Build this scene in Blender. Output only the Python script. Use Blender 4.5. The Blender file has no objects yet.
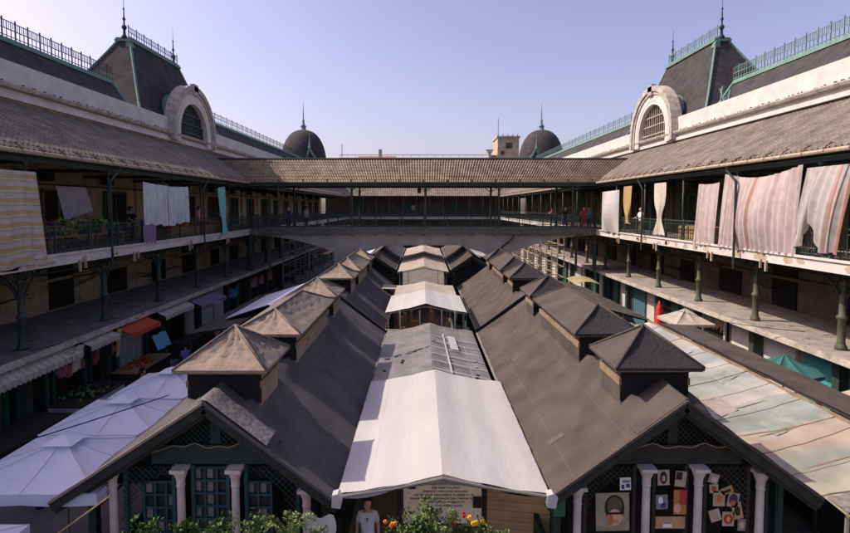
import bpy, bmesh, math, random
from mathutils import Vector, Matrix
R = math.radians
PI = math.pi
scene = bpy.context.scene
C = scene.collection
random.seed(7)

# ------------------------------------------------------------------ camera numbers
TH = R(3.2); ZC = 8.6; FPX = 510.0; CX = 423.0; CY = 235.5

# ------------------------------------------------------------------ materials
MATS = {}
def node_mat(name, col, rough=0.85, var=0.25, scale=3.0, bump=0.0, bscale=40.0, metal=0.0, col2=None, detail=6,
             stretch=None, trans=0.0, spots=None, spec=0.3, coords='Object'):
    """principled with noise-varied colour, optional stains and bump"""
    m = bpy.data.materials.new(name); m.use_nodes = True
    nt = m.node_tree; N = nt.nodes; L = nt.links
    b = N['Principled BSDF']
    b.inputs['Roughness'].default_value = rough
    b.inputs['Metallic'].default_value = metal
    b.inputs['Specular IOR Level'].default_value = spec
    if trans: b.inputs['Transmission Weight'].default_value = trans
    tc = N.new('ShaderNodeTexCoord'); mp = N.new('ShaderNodeMapping')
    L.new(tc.outputs[coords], mp.inputs[0])
    if stretch: mp.inputs['Scale'].default_value = stretch
    nz = N.new('ShaderNodeTexNoise'); nz.inputs['Scale'].default_value = scale; nz.inputs['Detail'].default_value = detail
    nz.inputs['Roughness'].default_value = 0.62
    L.new(mp.outputs[0], nz.inputs['Vector'])
    cr = N.new('ShaderNodeValToRGB')
    c2 = col2 if col2 else tuple(c * (1 - var) for c in col)
    cr.color_ramp.elements[0].position = 0.3; cr.color_ramp.elements[0].color = (*c2, 1)
    cr.color_ramp.elements[1].position = 0.68; cr.color_ramp.elements[1].color = (*[min(1, c * (1 + var * .35)) for c in col], 1)
    L.new(nz.outputs['Fac'], cr.inputs[0])
    out = cr.outputs[0]
    if spots:
        sc, thr, scol = spots
        n2 = N.new('ShaderNodeTexNoise'); n2.inputs['Scale'].default_value = sc; n2.inputs['Detail'].default_value = 8
        n2.inputs['Roughness'].default_value = .7
        L.new(mp.outputs[0], n2.inputs['Vector'])
        r2 = N.new('ShaderNodeValToRGB'); r2.color_ramp.elements[0].position = thr; r2.color_ramp.elements[1].position = thr + .06
        r2.color_ramp.elements[0].color = (0, 0, 0, 1); r2.color_ramp.elements[1].color = (1, 1, 1, 1)
        L.new(n2.outputs['Fac'], r2.inputs[0])
        mx = N.new('ShaderNodeMix'); mx.data_type = 'RGBA'
        L.new(r2.outputs[0], mx.inputs['Factor']); L.new(out, mx.inputs['A']); mx.inputs['B'].default_value = (*scol, 1)
        out = mx.outputs['Result']
    L.new(out, b.inputs['Base Color'])
    if bump:
        n3 = N.new('ShaderNodeTexNoise'); n3.inputs['Scale'].default_value = bscale; n3.inputs['Detail'].default_value = 5
        L.new(mp.outputs[0], n3.inputs['Vector'])
        bp = N.new('ShaderNodeBump'); bp.inputs['Strength'].default_value = bump; bp.inputs['Distance'].default_value = 0.05
        L.new(n3.outputs['Fac'], bp.inputs['Height']); L.new(bp.outputs[0], b.inputs['Normal'])
    MATS[name] = m
    return m

def brick_mat(name, c1, c2, mortar, bw, bh, rough=.9, plane='YZ', msize=.02, bump=.4, mix=True, offset=.5):
    m = bpy.data.materials.new(name); m.use_nodes = True
    nt = m.node_tree; N = nt.nodes; L = nt.links; b = N['Principled BSDF']
    b.inputs['Roughness'].default_value = rough; b.inputs['Specular IOR Level'].default_value = .25
    tc = N.new('ShaderNodeTexCoord'); sp = N.new('ShaderNodeSeparateXYZ'); cb = N.new('ShaderNodeCombineXYZ')
    L.new(tc.outputs['Object'], sp.inputs[0])
    if plane[0] == 'S':
        sm = N.new('ShaderNodeMath'); sm.operation = 'ADD'; L.new(sp.outputs['X'], sm.inputs[0]); L.new(sp.outputs['Y'], sm.inputs[1]); L.new(sm.outputs[0], cb.inputs[0])
    else: L.new(sp.outputs[plane[0]], cb.inputs[0])
    L.new(sp.outputs[plane[1]], cb.inputs[1])
    br = N.new('ShaderNodeTexBrick'); br.inputs['Scale'].default_value = 1
    br.inputs['Brick Width'].default_value = bw; br.inputs['Row Height'].default_value = bh
    br.inputs['Mortar Size'].default_value = msize; br.offset = offset
    br.inputs['Color1'].default_value = (*c1, 1); br.inputs['Color2'].default_value = (*c2, 1); br.inputs['Mortar'].default_value = (*mortar, 1)
    L.new(cb.outputs[0], br.inputs['Vector'])
    nz = N.new('ShaderNodeTexNoise'); nz.inputs['Scale'].default_value = 1.3; nz.inputs['Detail'].default_value = 7
    L.new(tc.outputs['Object'], nz.inputs['Vector'])
    mr = N.new('ShaderNodeMapRange'); mr.inputs['From Min'].default_value = .3; mr.inputs['From Max'].default_value = .7
    mr.inputs['To Min'].default_value = .65; mr.inputs['To Max'].default_value = 1.15
    L.new(nz.outputs['Fac'], mr.inputs['Value'])
    mx = N.new('ShaderNodeMix'); mx.data_type = 'RGBA'; mx.blend_type = 'MULTIPLY'; mx.inputs['Factor'].default_value = 1
    L.new(br.outputs['Color'], mx.inputs['A']); L.new(mr.outputs[0], mx.inputs['B'])
    L.new(mx.outputs['Result'], b.inputs['Base Color'])
    bp = N.new('ShaderNodeBump'); bp.inputs['Strength'].default_value = bump; bp.inputs['Distance'].default_value = .02; bp.invert = True
    L.new(br.outputs['Fac'], bp.inputs['Height']); L.new(bp.outputs[0], b.inputs['Normal'])
    MATS[name] = m
    return m

def stripe_mat(name, cols, axis=0, freq=1.0, rough=.9, wob=.0, base_noise=.12):
    """cols: list of (position, colour) across one period of the uv axis"""
    m = bpy.data.materials.new(name); m.use_nodes = True
    nt = m.node_tree; N = nt.nodes; L = nt.links; b = N['Principled BSDF']
    b.inputs['Roughness'].default_value = rough; b.inputs['Specular IOR Level'].default_value = .15
    tc = N.new('ShaderNodeTexCoord'); sp = N.new('ShaderNodeSeparateXYZ'); L.new(tc.outputs['UV'], sp.inputs[0])
    mu = N.new('ShaderNodeMath'); mu.operation = 'MULTIPLY'; mu.inputs[1].default_value = freq
    L.new(sp.outputs[axis], mu.inputs[0])
    fr = N.new('ShaderNodeMath'); fr.operation = 'FRACT'; L.new(mu.outputs[0], fr.inputs[0])
    cr = N.new('ShaderNodeValToRGB'); cr.color_ramp.interpolation = 'CONSTANT'
    els = cr.color_ramp.elements
    els[0].position = cols[0][0]; els[0].color = (*cols[0][1], 1)
    els[1].position = cols[1][0]; els[1].color = (*cols[1][1], 1)
    for p, c in cols[2:]:
        e = els.new(p); e.color = (*c, 1)
    L.new(fr.outputs[0], cr.inputs[0])
    nz = N.new('ShaderNodeTexNoise'); nz.inputs['Scale'].default_value = 3; nz.inputs['Detail'].default_value = 6
    L.new(tc.outputs['Object'], nz.inputs['Vector'])
    mr = N.new('ShaderNodeMapRange'); mr.inputs['From Min'].default_value = .3; mr.inputs['From Max'].default_value = .7
    mr.inputs['To Min'].default_value = 1 - base_noise * 2; mr.inputs['To Max'].default_value = 1 + base_noise * .5
    L.new(nz.outputs['Fac'], mr.inputs['Value'])
    mx = N.new('ShaderNodeMix'); mx.data_type = 'RGBA'; mx.blend_type = 'MULTIPLY'; mx.inputs['Factor'].default_value = 1
    L.new(cr.outputs[0], mx.inputs['A']); L.new(mr.outputs[0], mx.inputs['B']); L.new(mx.outputs['Result'], b.inputs['Base Color'])
    MATS[name] = m
    return m

brick_mat('tile', (.25, .212, .172), (.19, .162, .134), (.12, .1, .084), .26, .37, .9, 'YX', .012, .3, offset=0)
brick_mat('tile_bridge', (.31, .24, .165), (.24, .19, .135), (.15, .12, .09), .19, .39, .9, 'XY', .012, .3, offset=0)
brick_mat('slate', (.068, .062, .063), (.05, .047, .05), (.035, .032, .034), .35, .16, .9, 'SZ', .012, .25)
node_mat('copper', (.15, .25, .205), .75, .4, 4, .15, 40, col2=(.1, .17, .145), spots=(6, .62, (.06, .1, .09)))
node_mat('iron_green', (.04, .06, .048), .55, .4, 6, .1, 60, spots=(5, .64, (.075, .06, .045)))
node_mat('iron_sunlit', (.09, .095, .06), .6, .45, 5, .1, 60, spots=(4, .6, (.05, .05, .035)))  # sunlit copy of the green iron, the sun's warmth put into the colour
node_mat('iron_grey', (.12, .125, .105), .6, .4, 4, .1, 50, spots=(3, .62, (.08, .06, .04)))
node_mat('iron_dark', (.022, .034, .032), .6, .3, 6)
node_mat('white_paint', (.62, .585, .53), .8, .3, 1.1, .15, 20, col2=(.5, .46, .41), spots=(1.6, .66, (.3, .24, .18)), detail=9)
node_mat('white_band', (.58, .55, .5), .8, .2, 1.0, .1, 20, col2=(.46, .43, .39), spots=(2.6, .66, (.3, .26, .21)), detail=9)
node_mat('cornice_stone', (.46, .42, .36), .9, .45, 2.2, .5, 25, col2=(.24, .21, .17), spots=(4.5, .6, (.12, .1, .08)), detail=10)
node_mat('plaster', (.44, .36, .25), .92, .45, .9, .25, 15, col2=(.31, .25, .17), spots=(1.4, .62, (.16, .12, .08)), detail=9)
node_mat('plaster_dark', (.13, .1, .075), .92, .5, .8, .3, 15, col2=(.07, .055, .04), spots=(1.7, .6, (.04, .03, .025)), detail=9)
node_mat('board_cream', (.85, .74, .56), .85, .15, 2, .05, 12)
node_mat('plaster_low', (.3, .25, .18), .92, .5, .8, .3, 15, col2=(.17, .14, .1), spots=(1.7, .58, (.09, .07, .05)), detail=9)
node_mat('concrete', (.36, .33, .28), .9, .3, .8, .3, 18, col2=(.27, .245, .21), spots=(1.2, .64, (.2, .17, .14)), detail=9)
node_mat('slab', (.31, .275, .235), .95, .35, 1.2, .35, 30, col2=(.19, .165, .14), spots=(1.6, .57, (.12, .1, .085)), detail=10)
node_mat('slab_shade', (.19, .17, .155), .95, .4, 1.2, .35, 30, col2=(.11, .1, .092), spots=(1.6, .55, (.075, .068, .06)), detail=10)  # slab copy darkened to carry the shade on that terrace
node_mat('dark', (.012, .011, .011), .9, .3, 3)
node_mat('dark_brown', (.035, .026, .02), .85, .4, 5)
node_mat('void_interior', (.02, .017, .014), .95, .4, 2)
node_mat('glass_dark', (.025, .028, .03), .25, .3, 3, spec=.5)
brick_mat('felt', (.08, .067, .058), (.072, .06, .053), (.095, .08, .07), 3.7, 1.05, .85, 'YX', .012, .5)
brick_mat('felt_shade_side', (.09, .084, .086), (.082, .077, .08), (.105, .097, .095), 4.1, 1.05, .85, 'YX', .012, .5)  # felt copy for the shaded pavilions, bluish shade put into the colour
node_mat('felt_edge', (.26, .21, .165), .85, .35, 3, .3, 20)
node_mat('felt_seam', (.17, .14, .125), .85, .2, 3)
node_mat('felt_black', (.03, .028, .03), .9, .3, 3, .6, 12)
node_mat('plastic_wrap', (.2, .18, .17), .35, .4, 4, .8, 9, spec=.5)
node_mat('lantern_tarp', (.27, .205, .155), .85, .3, 2.2, .7, 6, col2=(.19, .148, .115), detail=8)
node_mat('lantern_side_shade', (.15, .125, .108), .8, .3, 2.2, .7, 6, col2=(.11, .094, .083), detail=8)  # same tarp darkened, the shade of the lantern sides is in the colour
node_mat('batten', (.24, .18, .11), .85, .4, 5, .2, 30)
node_mat('bargeboard', (.028, .032, .028), .8, .4, 5, .3, 40)
node_mat('gable_green', (.022, .045, .038), .7, .4, 5, .15, 50)
node_mat('pale_stone', (.66, .56, .49), .8, .2, 4, .1, 30)
node_mat('column_pink', (.52, .475, .44), .75, .2, 4, .1, 30)
node_mat('canopy_white', (.52, .51, .5), .8, .08, .5, .7, 1.6, col2=(.44, .43, .42), spots=(1.6, .64, (.38, .36, .33)), detail=8, stretch=(1, .35, 1))
node_mat('canopy_grey', (.19, .178, .172), .55, .25, 1.4, .8, 4, col2=(.12, .112, .11), spots=(2.2, .72, (.1, .085, .07)), detail=8, spec=.4)
node_mat('canopy_cream', (.48, .42, .35), .8, .2, 1.2, .15, 5, col2=(.38, .33, .27))
node_mat('umbrella_shade_blue', (.66, .68, .8), .85, .08, 1.1, .35, 3, col2=(.56, .58, .7), spots=(1.3, .7, (.48, .5, .6)))  # white cloth with the blue of the shade put into its colour
node_mat('umbrella_teal', (.03, .13, .115), .85, .2, 2)
node_mat('net_teal', (.05, .2, .17), .9, .3, 3)
node_mat('frame_teal', (.03, .085, .09), .7, .3, 6)
node_mat('rust', (.2, .12, .07), .85, .4, 9)
node_mat('yellow_tarp', (.36, .33, .16), .8, .4, 3, .3, 6)
node_mat('shutter_blue', (.06, .13, .17), .7, .3, 4)
node_mat('felt_patch', (.1, .082, .07), .8, .3, 3, .4, 9)
node_mat('felt_edge_dark', (.07, .062, .058), .8, .3, 3, .4, 9)
node_mat('gable_brown', (.03, .029, .024), .75, .4, 5, .15, 50)
node_mat('batten_pale', (.3, .24, .15), .8, .3, 5)
node_mat('plastic_green', (.27, .3, .24), .3, .35, 2.5, .6, 7, spec=.5)
node_mat('plastic_pink', (.36, .3, .25), .4, .3, 2.5, .6, 7, spec=.5)
node_mat('plastic_clear', (.37, .38, .35), .25, .3, 2.5, .7, 6, spec=.5)
node_mat('cloth_seam', (.45, .44, .43), .8, .2, 5)
node_mat('poster_buff', (.3, .27, .18), .6, .4, 6)
node_mat('cloth_tan_dark', (.1, .08, .055), .8, .4, 9)
node_mat('rope', (.3, .22, .12), .9, .3, 10)
node_mat('wood_tan', (.48, .3, .13), .8, .4, 2.5, .3, 12, col2=(.33, .19, .08), stretch=(.4, 1, 5))
node_mat('gutter', (.4, .33, .24), .6, .35, 4, .1, 20)
node_mat('gutter_yellow', (.42, .38, .22), .6, .35, 4, .1, 20)
node_mat('pipe_grey', (.2, .19, .17), .6, .3, 4)
node_mat('shutter_white', (.55, .54, .53), .6, .15, 1, 0, 10)
node_mat('door_green', (.03, .12, .085), .6, .3, 4)
node_mat('ground', (.17, .15, .135), .95, .35, .7, .6, 9, col2=(.1, .088, .08), detail=10)
node_mat('leaf_dark', (.035, .075, .018), .6, .4, 8)
node_mat('leaf_mid', (.07, .13, .025), .6, .4, 8)
node_mat('leaf_light', (.16, .22, .05), .6, .4, 8)
node_mat('stem', (.08, .07, .03), .8, .3, 8)
node_mat('terracotta', (.35, .13, .06), .85, .3, 6)
for nm, c in dict(flower_yellow=(.75, .42, .02), flower_pink=(.72, .08, .3), flower_orange=(.8, .22, .02), flower_red=(.5, .02, .02),
                  fruit_orange=(.4, .17, .05), fruit_green=(.09, .15, .04), fruit_yellow=(.4, .32, .1), fruit_red=(.42, .03, .02),
                  fruit_purple=(.08, .03, .08), cloth_red=(.55, .03, .03), cloth_orange=(.5, .075, .03), cloth_blue=(.12, .33, .45),
                  cloth_purple=(.25, .15, .6), cloth_lilac=(.6, .4, .75), cloth_white=(.72, .72, .74), cloth_black=(.02, .02, .025), cloth_navy=(.03, .05, .12),
                  cloth_teal=(.2, .5, .48), cloth_brown=(.42, .27, .13), cloth_cream=(.66, .6, .52), cloth_tan=(.45, .35, .24), cloth_pink=(.65, .3, .35),
                  skin=(.58, .34, .24), hair_dark=(.025, .018, .014), paper=(.38, .32, .24), paper_grey=(.2, .19, .18), paper_red=(.4, .04, .04),
                  crate=(.33, .2, .1), crate_blue=(.06, .09, .14), grey_board=(.3, .28, .3), sea_teal=(.05, .3, .3), plum=(.2, .15, .22)).items():
    node_mat(nm, c, .8, .2, 5, .1, 12)
stripe_mat('curtain_yellow', [(0, (.62, .57, .53)), (.3, (.62, .42, .15)), (.42, (.61, .47, .28)), (.52, (.62, .42, .15)), (.62, (.62, .56, .5)), (.8, (.6, .46, .24)), (.9, (.62, .57, .53))], 1, 8)
stripe_mat('curtain_pink', [(0, (.56, .46, .43)), (.06, (.58, .49, .46)), (.1, (.5, .38, .35)), (.13, (.58, .49, .46)), (.24, (.53, .42, .39)), (.27, (.58, .49, .46)), (.36, (.47, .33, .3)), (.375, (.58, .49, .46)), (.47, (.55, .44, .41)), (.52, (.46, .29, .23)), (.54, (.57, .48, .45)), (.575, (.5, .36, .31)), (.585, (.58, .49, .46)), (.66, (.5, .38, .35)), (.69, (.58, .49, .46)), (.78, (.52, .4, .37)), (.81, (.58, .49, .46)), (.92, (.45, .31, .28)), (.94, (.58, .49, .46))], 0, 1.0)
stripe_mat('curtain_multi', [(0, (.44, .22, .17)), (.045, (.12, .1, .1)), (.065, (.5, .47, .44)), (.15, (.16, .12, .12)), (.165, (.5, .47, .44)), (.215, (.45, .22, .16)), (.27, (.5, .38, .34)), (.31, (.53, .49, .45))], 0, 1.0)
stripe_mat('curtain_white', [(0, (.7, .74, .72)), (.3, (.55, .66, .66)), (.34, (.72, .75, .74)), (.62, (.5, .55, .6)), (.66, (.72, .74, .74))], 0, 3)
stripe_mat('roller', [(0, (.58, .57, .56)), (.88, (.3, .29, .29))], 1, 12)
stripe_mat('passage_sunlit_tan', [(0, (.66, .44, .2)), (.42, (.6, .38, .17)), (.48, (.7, .48, .24)), (.93, (.36, .21, .1))], 1, 9)  # tan raised so that the shaded panel reads as sunlit
stripe_mat('awning_cream', [(0, (.5, .46, .4)), (.5, (.42, .37, .3))], 0, 14)
# patched canopy: large sheets of different old plastic
def patch_mat():
    m = bpy.data.materials.new('patchwork'); m.use_nodes = True
    N = m.node_tree.nodes; L = m.node_tree.links; b = N['Principled BSDF']; b.inputs['Roughness'].default_value = .42
    tc = N.new('ShaderNodeTexCoord'); sp = N.new('ShaderNodeSeparateXYZ'); L.new(tc.outputs['UV'], sp.inputs[0])
    nz0 = N.new('ShaderNodeTexNoise'); nz0.inputs['Scale'].default_value = 2.5; L.new(tc.outputs['Object'], nz0.inputs['Vector'])
    ad = N.new('ShaderNodeMath'); ad.operation = 'MULTIPLY_ADD'; ad.inputs[1].default_value = .05; L.new(nz0.outputs['Fac'], ad.inputs[0]); L.new(sp.outputs[0], ad.inputs[2])
    cr = N.new('ShaderNodeValToRGB'); cr.color_ramp.interpolation = 'LINEAR'
    seq = [(.0, (.25, .27, .17)), (.06, (.31, .32, .22)), (.065, (.42, .38, .28)), (.14, (.27, .28, .22)), (.145, (.22, .25, .21)), (.2, (.35, .28, .21)), (.27, (.37, .32, .26)), (.275, (.23, .26, .23)), (.38, (.3, .32, .28)), (.385, (.42, .39, .33)), (.5, (.25, .28, .25)),
           (.6, (.4, .39, .34)), (.61, (.27, .3, .28)), (.72, (.34, .34, .32)), (.78, (.42, .36, .28)), (.85, (.27, .29, .28)), (1, (.5, .48, .46))]
    els = cr.color_ramp.elements
    els[0].position = 0; els[0].color = (*seq[0][1], 1); els[1].position = 1; els[1].color = (*seq[-1][1], 1)
    for p, c in seq[1:-1]:
        e = els.new(p); e.color = (*c, 1)
    L.new(ad.outputs[0], cr.inputs[0])
    nz = N.new('ShaderNodeTexNoise'); nz.inputs['Scale'].default_value = 1.4; nz.inputs['Detail'].default_value = 9; L.new(tc.outputs['Object'], nz.inputs['Vector'])
    mr = N.new('ShaderNodeMapRange'); mr.inputs['From Min'].default_value = .3; mr.inputs['From Max'].default_value = .7; mr.inputs['To Min'].default_value = .7; mr.inputs['To Max'].default_value = 1.1
    L.new(nz.outputs['Fac'], mr.inputs['Value'])
    mx = N.new('ShaderNodeMix'); mx.data_type = 'RGBA'; mx.blend_type = 'MULTIPLY'; mx.inputs['Factor'].default_value = 1
    L.new(cr.outputs[0], mx.inputs['A']); L.new(mr.outputs[0], mx.inputs['B']); L.new(mx.outputs['Result'], b.inputs['Base Color'])
    MATS['patchwork'] = m
patch_mat()
def make_translucent(name, w, col):
    m = MATS[name]; nt = m.node_tree; N = nt.nodes; L = nt.links
    tr = N.new('ShaderNodeBsdfTranslucent'); tr.inputs['Color'].default_value = (*col, 1)
    mx = N.new('ShaderNodeMixShader'); mx.inputs[0].default_value = w
    out = [n for n in N if n.type == 'OUTPUT_MATERIAL'][0]
    L.new(N['Principled BSDF'].outputs[0], mx.inputs[1]); L.new(tr.outputs[0], mx.inputs[2]); L.new(mx.outputs[0], out.inputs['Surface'])
make_translucent('canopy_white', .16, (.75, .68, .55)); make_translucent('canopy_cream', .2, (.7, .6, .45)); make_translucent('umbrella_shade_blue', .15, (.8, .8, .8))
for n_ in ('curtain_pink', 'curtain_yellow', 'curtain_white', 'curtain_multi', 'cloth_cream'): make_translucent(n_, .2, (.75, .68, .6))
# photo cards: a blurry printed oval on a pale sheet
# ------------------------------------------------------------------ mesh builder
ORG = {}
class MB:
    def __init__(s): s.v = []; s.f = []; s.uv = {}; s.mi = []; s.cur = 0; s.marks = []
    def add(s, vs, fs, uvs=None):
        o = len(s.v); s.marks.append((o, len(s.f))); s.v += [tuple(v) for v in vs]
        for k, f in enumerate(fs):
            s.f.append([i + o for i in f]); s.mi.append(s.cur)
            if uvs: s.uv[len(s.f) - 1] = [uvs[i] for i in f]
        return s
    def box(s, x0, x1, y0, y1, z0, z1):
        if x0 > x1: x0, x1 = x1, x0
        if y0 > y1: y0, y1 = y1, y0
        return s.add([(x0,y0,z0),(x1,y0,z0),(x1,y1,z0),(x0,y1,z0),(x0,y0,z1),(x1,y0,z1),(x1,y1,z1),(x0,y1,z1)],
              [(0,3,2,1),(4,5,6,7),(0,1,5,4),(1,2,6,5),(2,3,7,6),(3,0,4,7)],
              [(0,0),(1,0),(1,0),(0,0),(0,1),(1,1),(1,1),(0,1)])
    def bar(s, a, b, w, h=None, up=(0,0,1)):
        a = Vector(a); b = Vector(b); d = (b - a).normalized(); h = h or w
        u = Vector(up)
        if abs(d.dot(u)) > .98: u = Vector((0,1,0))
        r = d.cross(u).normalized() * w / 2; u = r.cross(d).normalized() * h / 2
        vs = [a - r - u, a + r - u, a + r + u, a - r + u, b - r - u, b + r - u, b + r + u, b - r + u]
        return s.add(vs, [(0,1,2,3),(7,6,5,4),(0,4,5,1),(1,5,6,2),(2,6,7,3),(3,7,4,0)])
    def tube(s, pts, r, n=8, cap=True):
        pts = [Vector(p) for p in pts]; rs = r if isinstance(r, (list, tuple)) else [r] * len(pts)
        vs = []; prev = None
        for i, p in enumerate(pts):
            d = (pts[min(i + 1, len(pts) - 1)] - pts[max(i - 1, 0)])
            if d.length < 1e-6: d = Vector((0,0,1))
            d.normalize()
            u = prev if prev else (Vector((0,0,1)) if abs(d.z) < .9 else Vector((1,0,0)))
            a = d.cross(u)
            if a.length < 1e-4: a = d.cross(Vector((0,1,0)))
            a.normalize(); b2 = a.cross(d).normalized(); prev = b2
            for k in range(n):
                t = 2 * PI * k / n; vs.append(p + (a * math.cos(t) + b2 * math.sin(t)) * rs[i])
        fs = [(i*n+k, i*n+(k+1)%n, (i+1)*n+(k+1)%n, (i+1)*n+k) for i in range(len(pts)-1) for k in range(n)]
        if cap: fs += [tuple(range(n))[::-1], tuple((len(pts)-1)*n + k for k in range(n))]
        return s.add(vs, fs)
    def lathe(s, prof, c, n=16, sx=1, sy=1):
        vs = [(c[0] + r*math.cos(2*PI*k/n)*sx, c[1] + r*math.sin(2*PI*k/n)*sy, c[2] + z) for r, z in prof for k in range(n)]
        fs = [(i*n+k, i*n+(k+1)%n, (i+1)*n+(k+1)%n, (i+1)*n+k) for i in range(len(prof)-1) for k in range(n)]
        fs += [tuple(range(n))[::-1], tuple((len(prof)-1)*n + k for k in range(n))]
        return s.add(vs, fs)
    def prism(s, poly, axis, a0, a1):
        """poly: list of 2D points in the other two axes (order x<y<z), extruded along axis"""
        def mk(p, a):
            return {'x': (a, p[0], p[1]), 'y': (p[0], a, p[1]), 'z': (p[0], p[1], a)}[axis]
        n = len(poly); vs = [mk(p, a0) for p in poly] + [mk(p, a1) for p in poly]
        fs = [tuple(range(n))[::-1], tuple(range(n, 2*n))] + [(i, (i+1)%n, n+(i+1)%n, n+i) for i in range(n)]
        return s.add(vs, fs)
    def grid(s, fn, nu, nv, thick=0.0, flip=False):
        """fn(u,v)->point; uv stored; optional thickness along mean normal"""
        P = [[Vector(fn(i/nu, j/nv)) for j in range(nv+1)] for i in range(nu+1)]
        vs = [P[i][j] for i in range(nu+1) for j in range(nv+1)]; uvs = [(i/nu, j/nv) for i in range(nu+1) for j in range(nv+1)]
        w = nv + 1
        fs = [(i*w+j, (i+1)*w+j, (i+1)*w+j+1, i*w+j+1) for i in range(nu) for j in range(nv)]
        s.add(vs, fs, uvs)
        if thick:
            n = (P[-1][0] - P[0][0]).cross(P[0][-1] - P[0][0]).normalized() * thick
            vs2 = [v - n for v in vs]; s.add(vs2, [f[::-1] for f in fs], uvs)
            edge = [(i, 0) for i in range(nu+1)] + [(nu, j) for j in range(1, nv+1)] + [(i, nv) for i in range(nu-1, -1, -1)] + [(0, j) for j in range(nv-1, 0, -1)]
            ev = [P[i][j] for i, j in edge]; m = len(ev)
            s.add(ev + [v - n for v in ev], [(k, m + k, m + (k+1)%m, (k+1)%m) for k in range(m)], [(i/nu, j/nv) for i, j in edge] * 2)
        return s
    def slabq(s, p0, p1, p2, p3, t):
        """quad with thickness t downwards along its normal"""
        n = (Vector(p1) - Vector(p0)).cross(Vector(p3) - Vector(p0)).normalized() * t
        q = [Vector(p) for p in (p0, p1, p2, p3)]
        vs = q + [v - n for v in q]
        return s.add(vs, [(0,1,2,3),(7,6,5,4),(0,4,5,1),(1,5,6,2),(2,6,7,3),(3,7,4,0)], [(0,0),(1,0),(1,1),(0,1)]*2)
    def ball(s, c, r, n=6, m=4, sz=1):
        prof = [(max(.001, math.sin(PI*i/m))*r, -math.cos(PI*i/m)*r*sz) for i in range(m+1)]
        return s.lathe(prof, c, n)
    def ring(s, c, R0, r, axis='y', n=14, k=5):
        pts = []
        for i in range(n+1):
            t = 2*PI*i/n; a, b = R0*math.cos(t), R0*math.sin(t)
            pts.append((c[0]+a, c[1], c[2]+b) if axis == 'y' else (c[0], c[1]+a, c[2]+b))
        return s.tube(pts, r, k, False)
    def build(s, name, mat, parent=None, smooth=False, at=None):
        mats = mat if isinstance(mat, (list, tuple)) else [mat]
        org = Vector(at) if at else (Vector(ORG.get(parent.name, (0,0,0))) if parent else None)
        if org is None:
            xs = [v[0] for v in s.v]; ys = [v[1] for v in s.v]; zs = [v[2] for v in s.v]
            org = Vector(((min(xs)+max(xs))/2, (min(ys)+max(ys))/2, min(zs)))
        me = bpy.data.meshes.new(name)
        me.from_pydata([(v[0]-org.x, v[1]-org.y, v[2]-org.z) for v in s.v], [], s.f)
        if s.uv:
            ul = me.uv_layers.new(name='UVMap')
            for p in me.polygons:
                u = s.uv.get(p.index)
                if u:
                    for li, c in zip(p.loop_indices, u): ul.data[li].uv = c
        for m in mats: me.materials.append(MATS[m])
        if len(mats) > 1:
            for p in me.polygons: p.material_index = s.mi[p.index]
        if smooth:
            for p in me.polygons: p.use_smooth = True
        o = bpy.data.objects.new(name, me); C.objects.link(o)
        if parent:
            o.parent = parent; ORG[o.name] = tuple(org)
        else:
            o.location = org; ORG[o.name] = tuple(org)
        return o

def build_each(mb, name, mat, parent, k=1, smooth=False):
    """every k shapes of the builder become one part of their own"""
    out = []; mk = mb.marks + [(len(mb.v), len(mb.f))]
    for i in range(0, len(mk)-1, k):
        a = mk[i]; b = mk[min(i+k, len(mk)-1)]
        q = MB(); q.v = mb.v[a[0]:b[0]]; q.f = [[j-a[0] for j in f] for f in mb.f[a[1]:b[1]]]; q.mi = [0]*len(q.f)
        q.uv = {j-a[1]: u for j, u in mb.uv.items() if a[1] <= j < b[1]}
        out.append(q.build(name, mat, parent, smooth))
    return out
def thing(name, label, cat, loc=(0,0,0), group=None):
    o = bpy.data.objects.new(name, None); C.objects.link(o); o.location = loc; ORG[o.name] = tuple(loc)
    o.empty_display_size = .3
    o['label'] = label; o['category'] = cat
    if group: o['group'] = group
    return o
def tag(o, label, cat, group=None):
    o['label'] = label; o['category'] = cat
    if group: o['group'] = group
    return o
def struct(o): o['kind'] = 'structure'; return o
def copy_tree(o, loc=None, rz=None, label=None, parent=None, scale=None):
    c = o.copy(); C.objects.link(c)
    if parent: c.parent = parent
    for ch in list(o.children): copy_tree(ch, parent=c)
    if loc is not None: c.location = loc
    if rz is not None: c.rotation_euler[2] = rz
    if scale is not None: c.scale = scale
    if label: c['label'] = label
    return c

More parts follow.
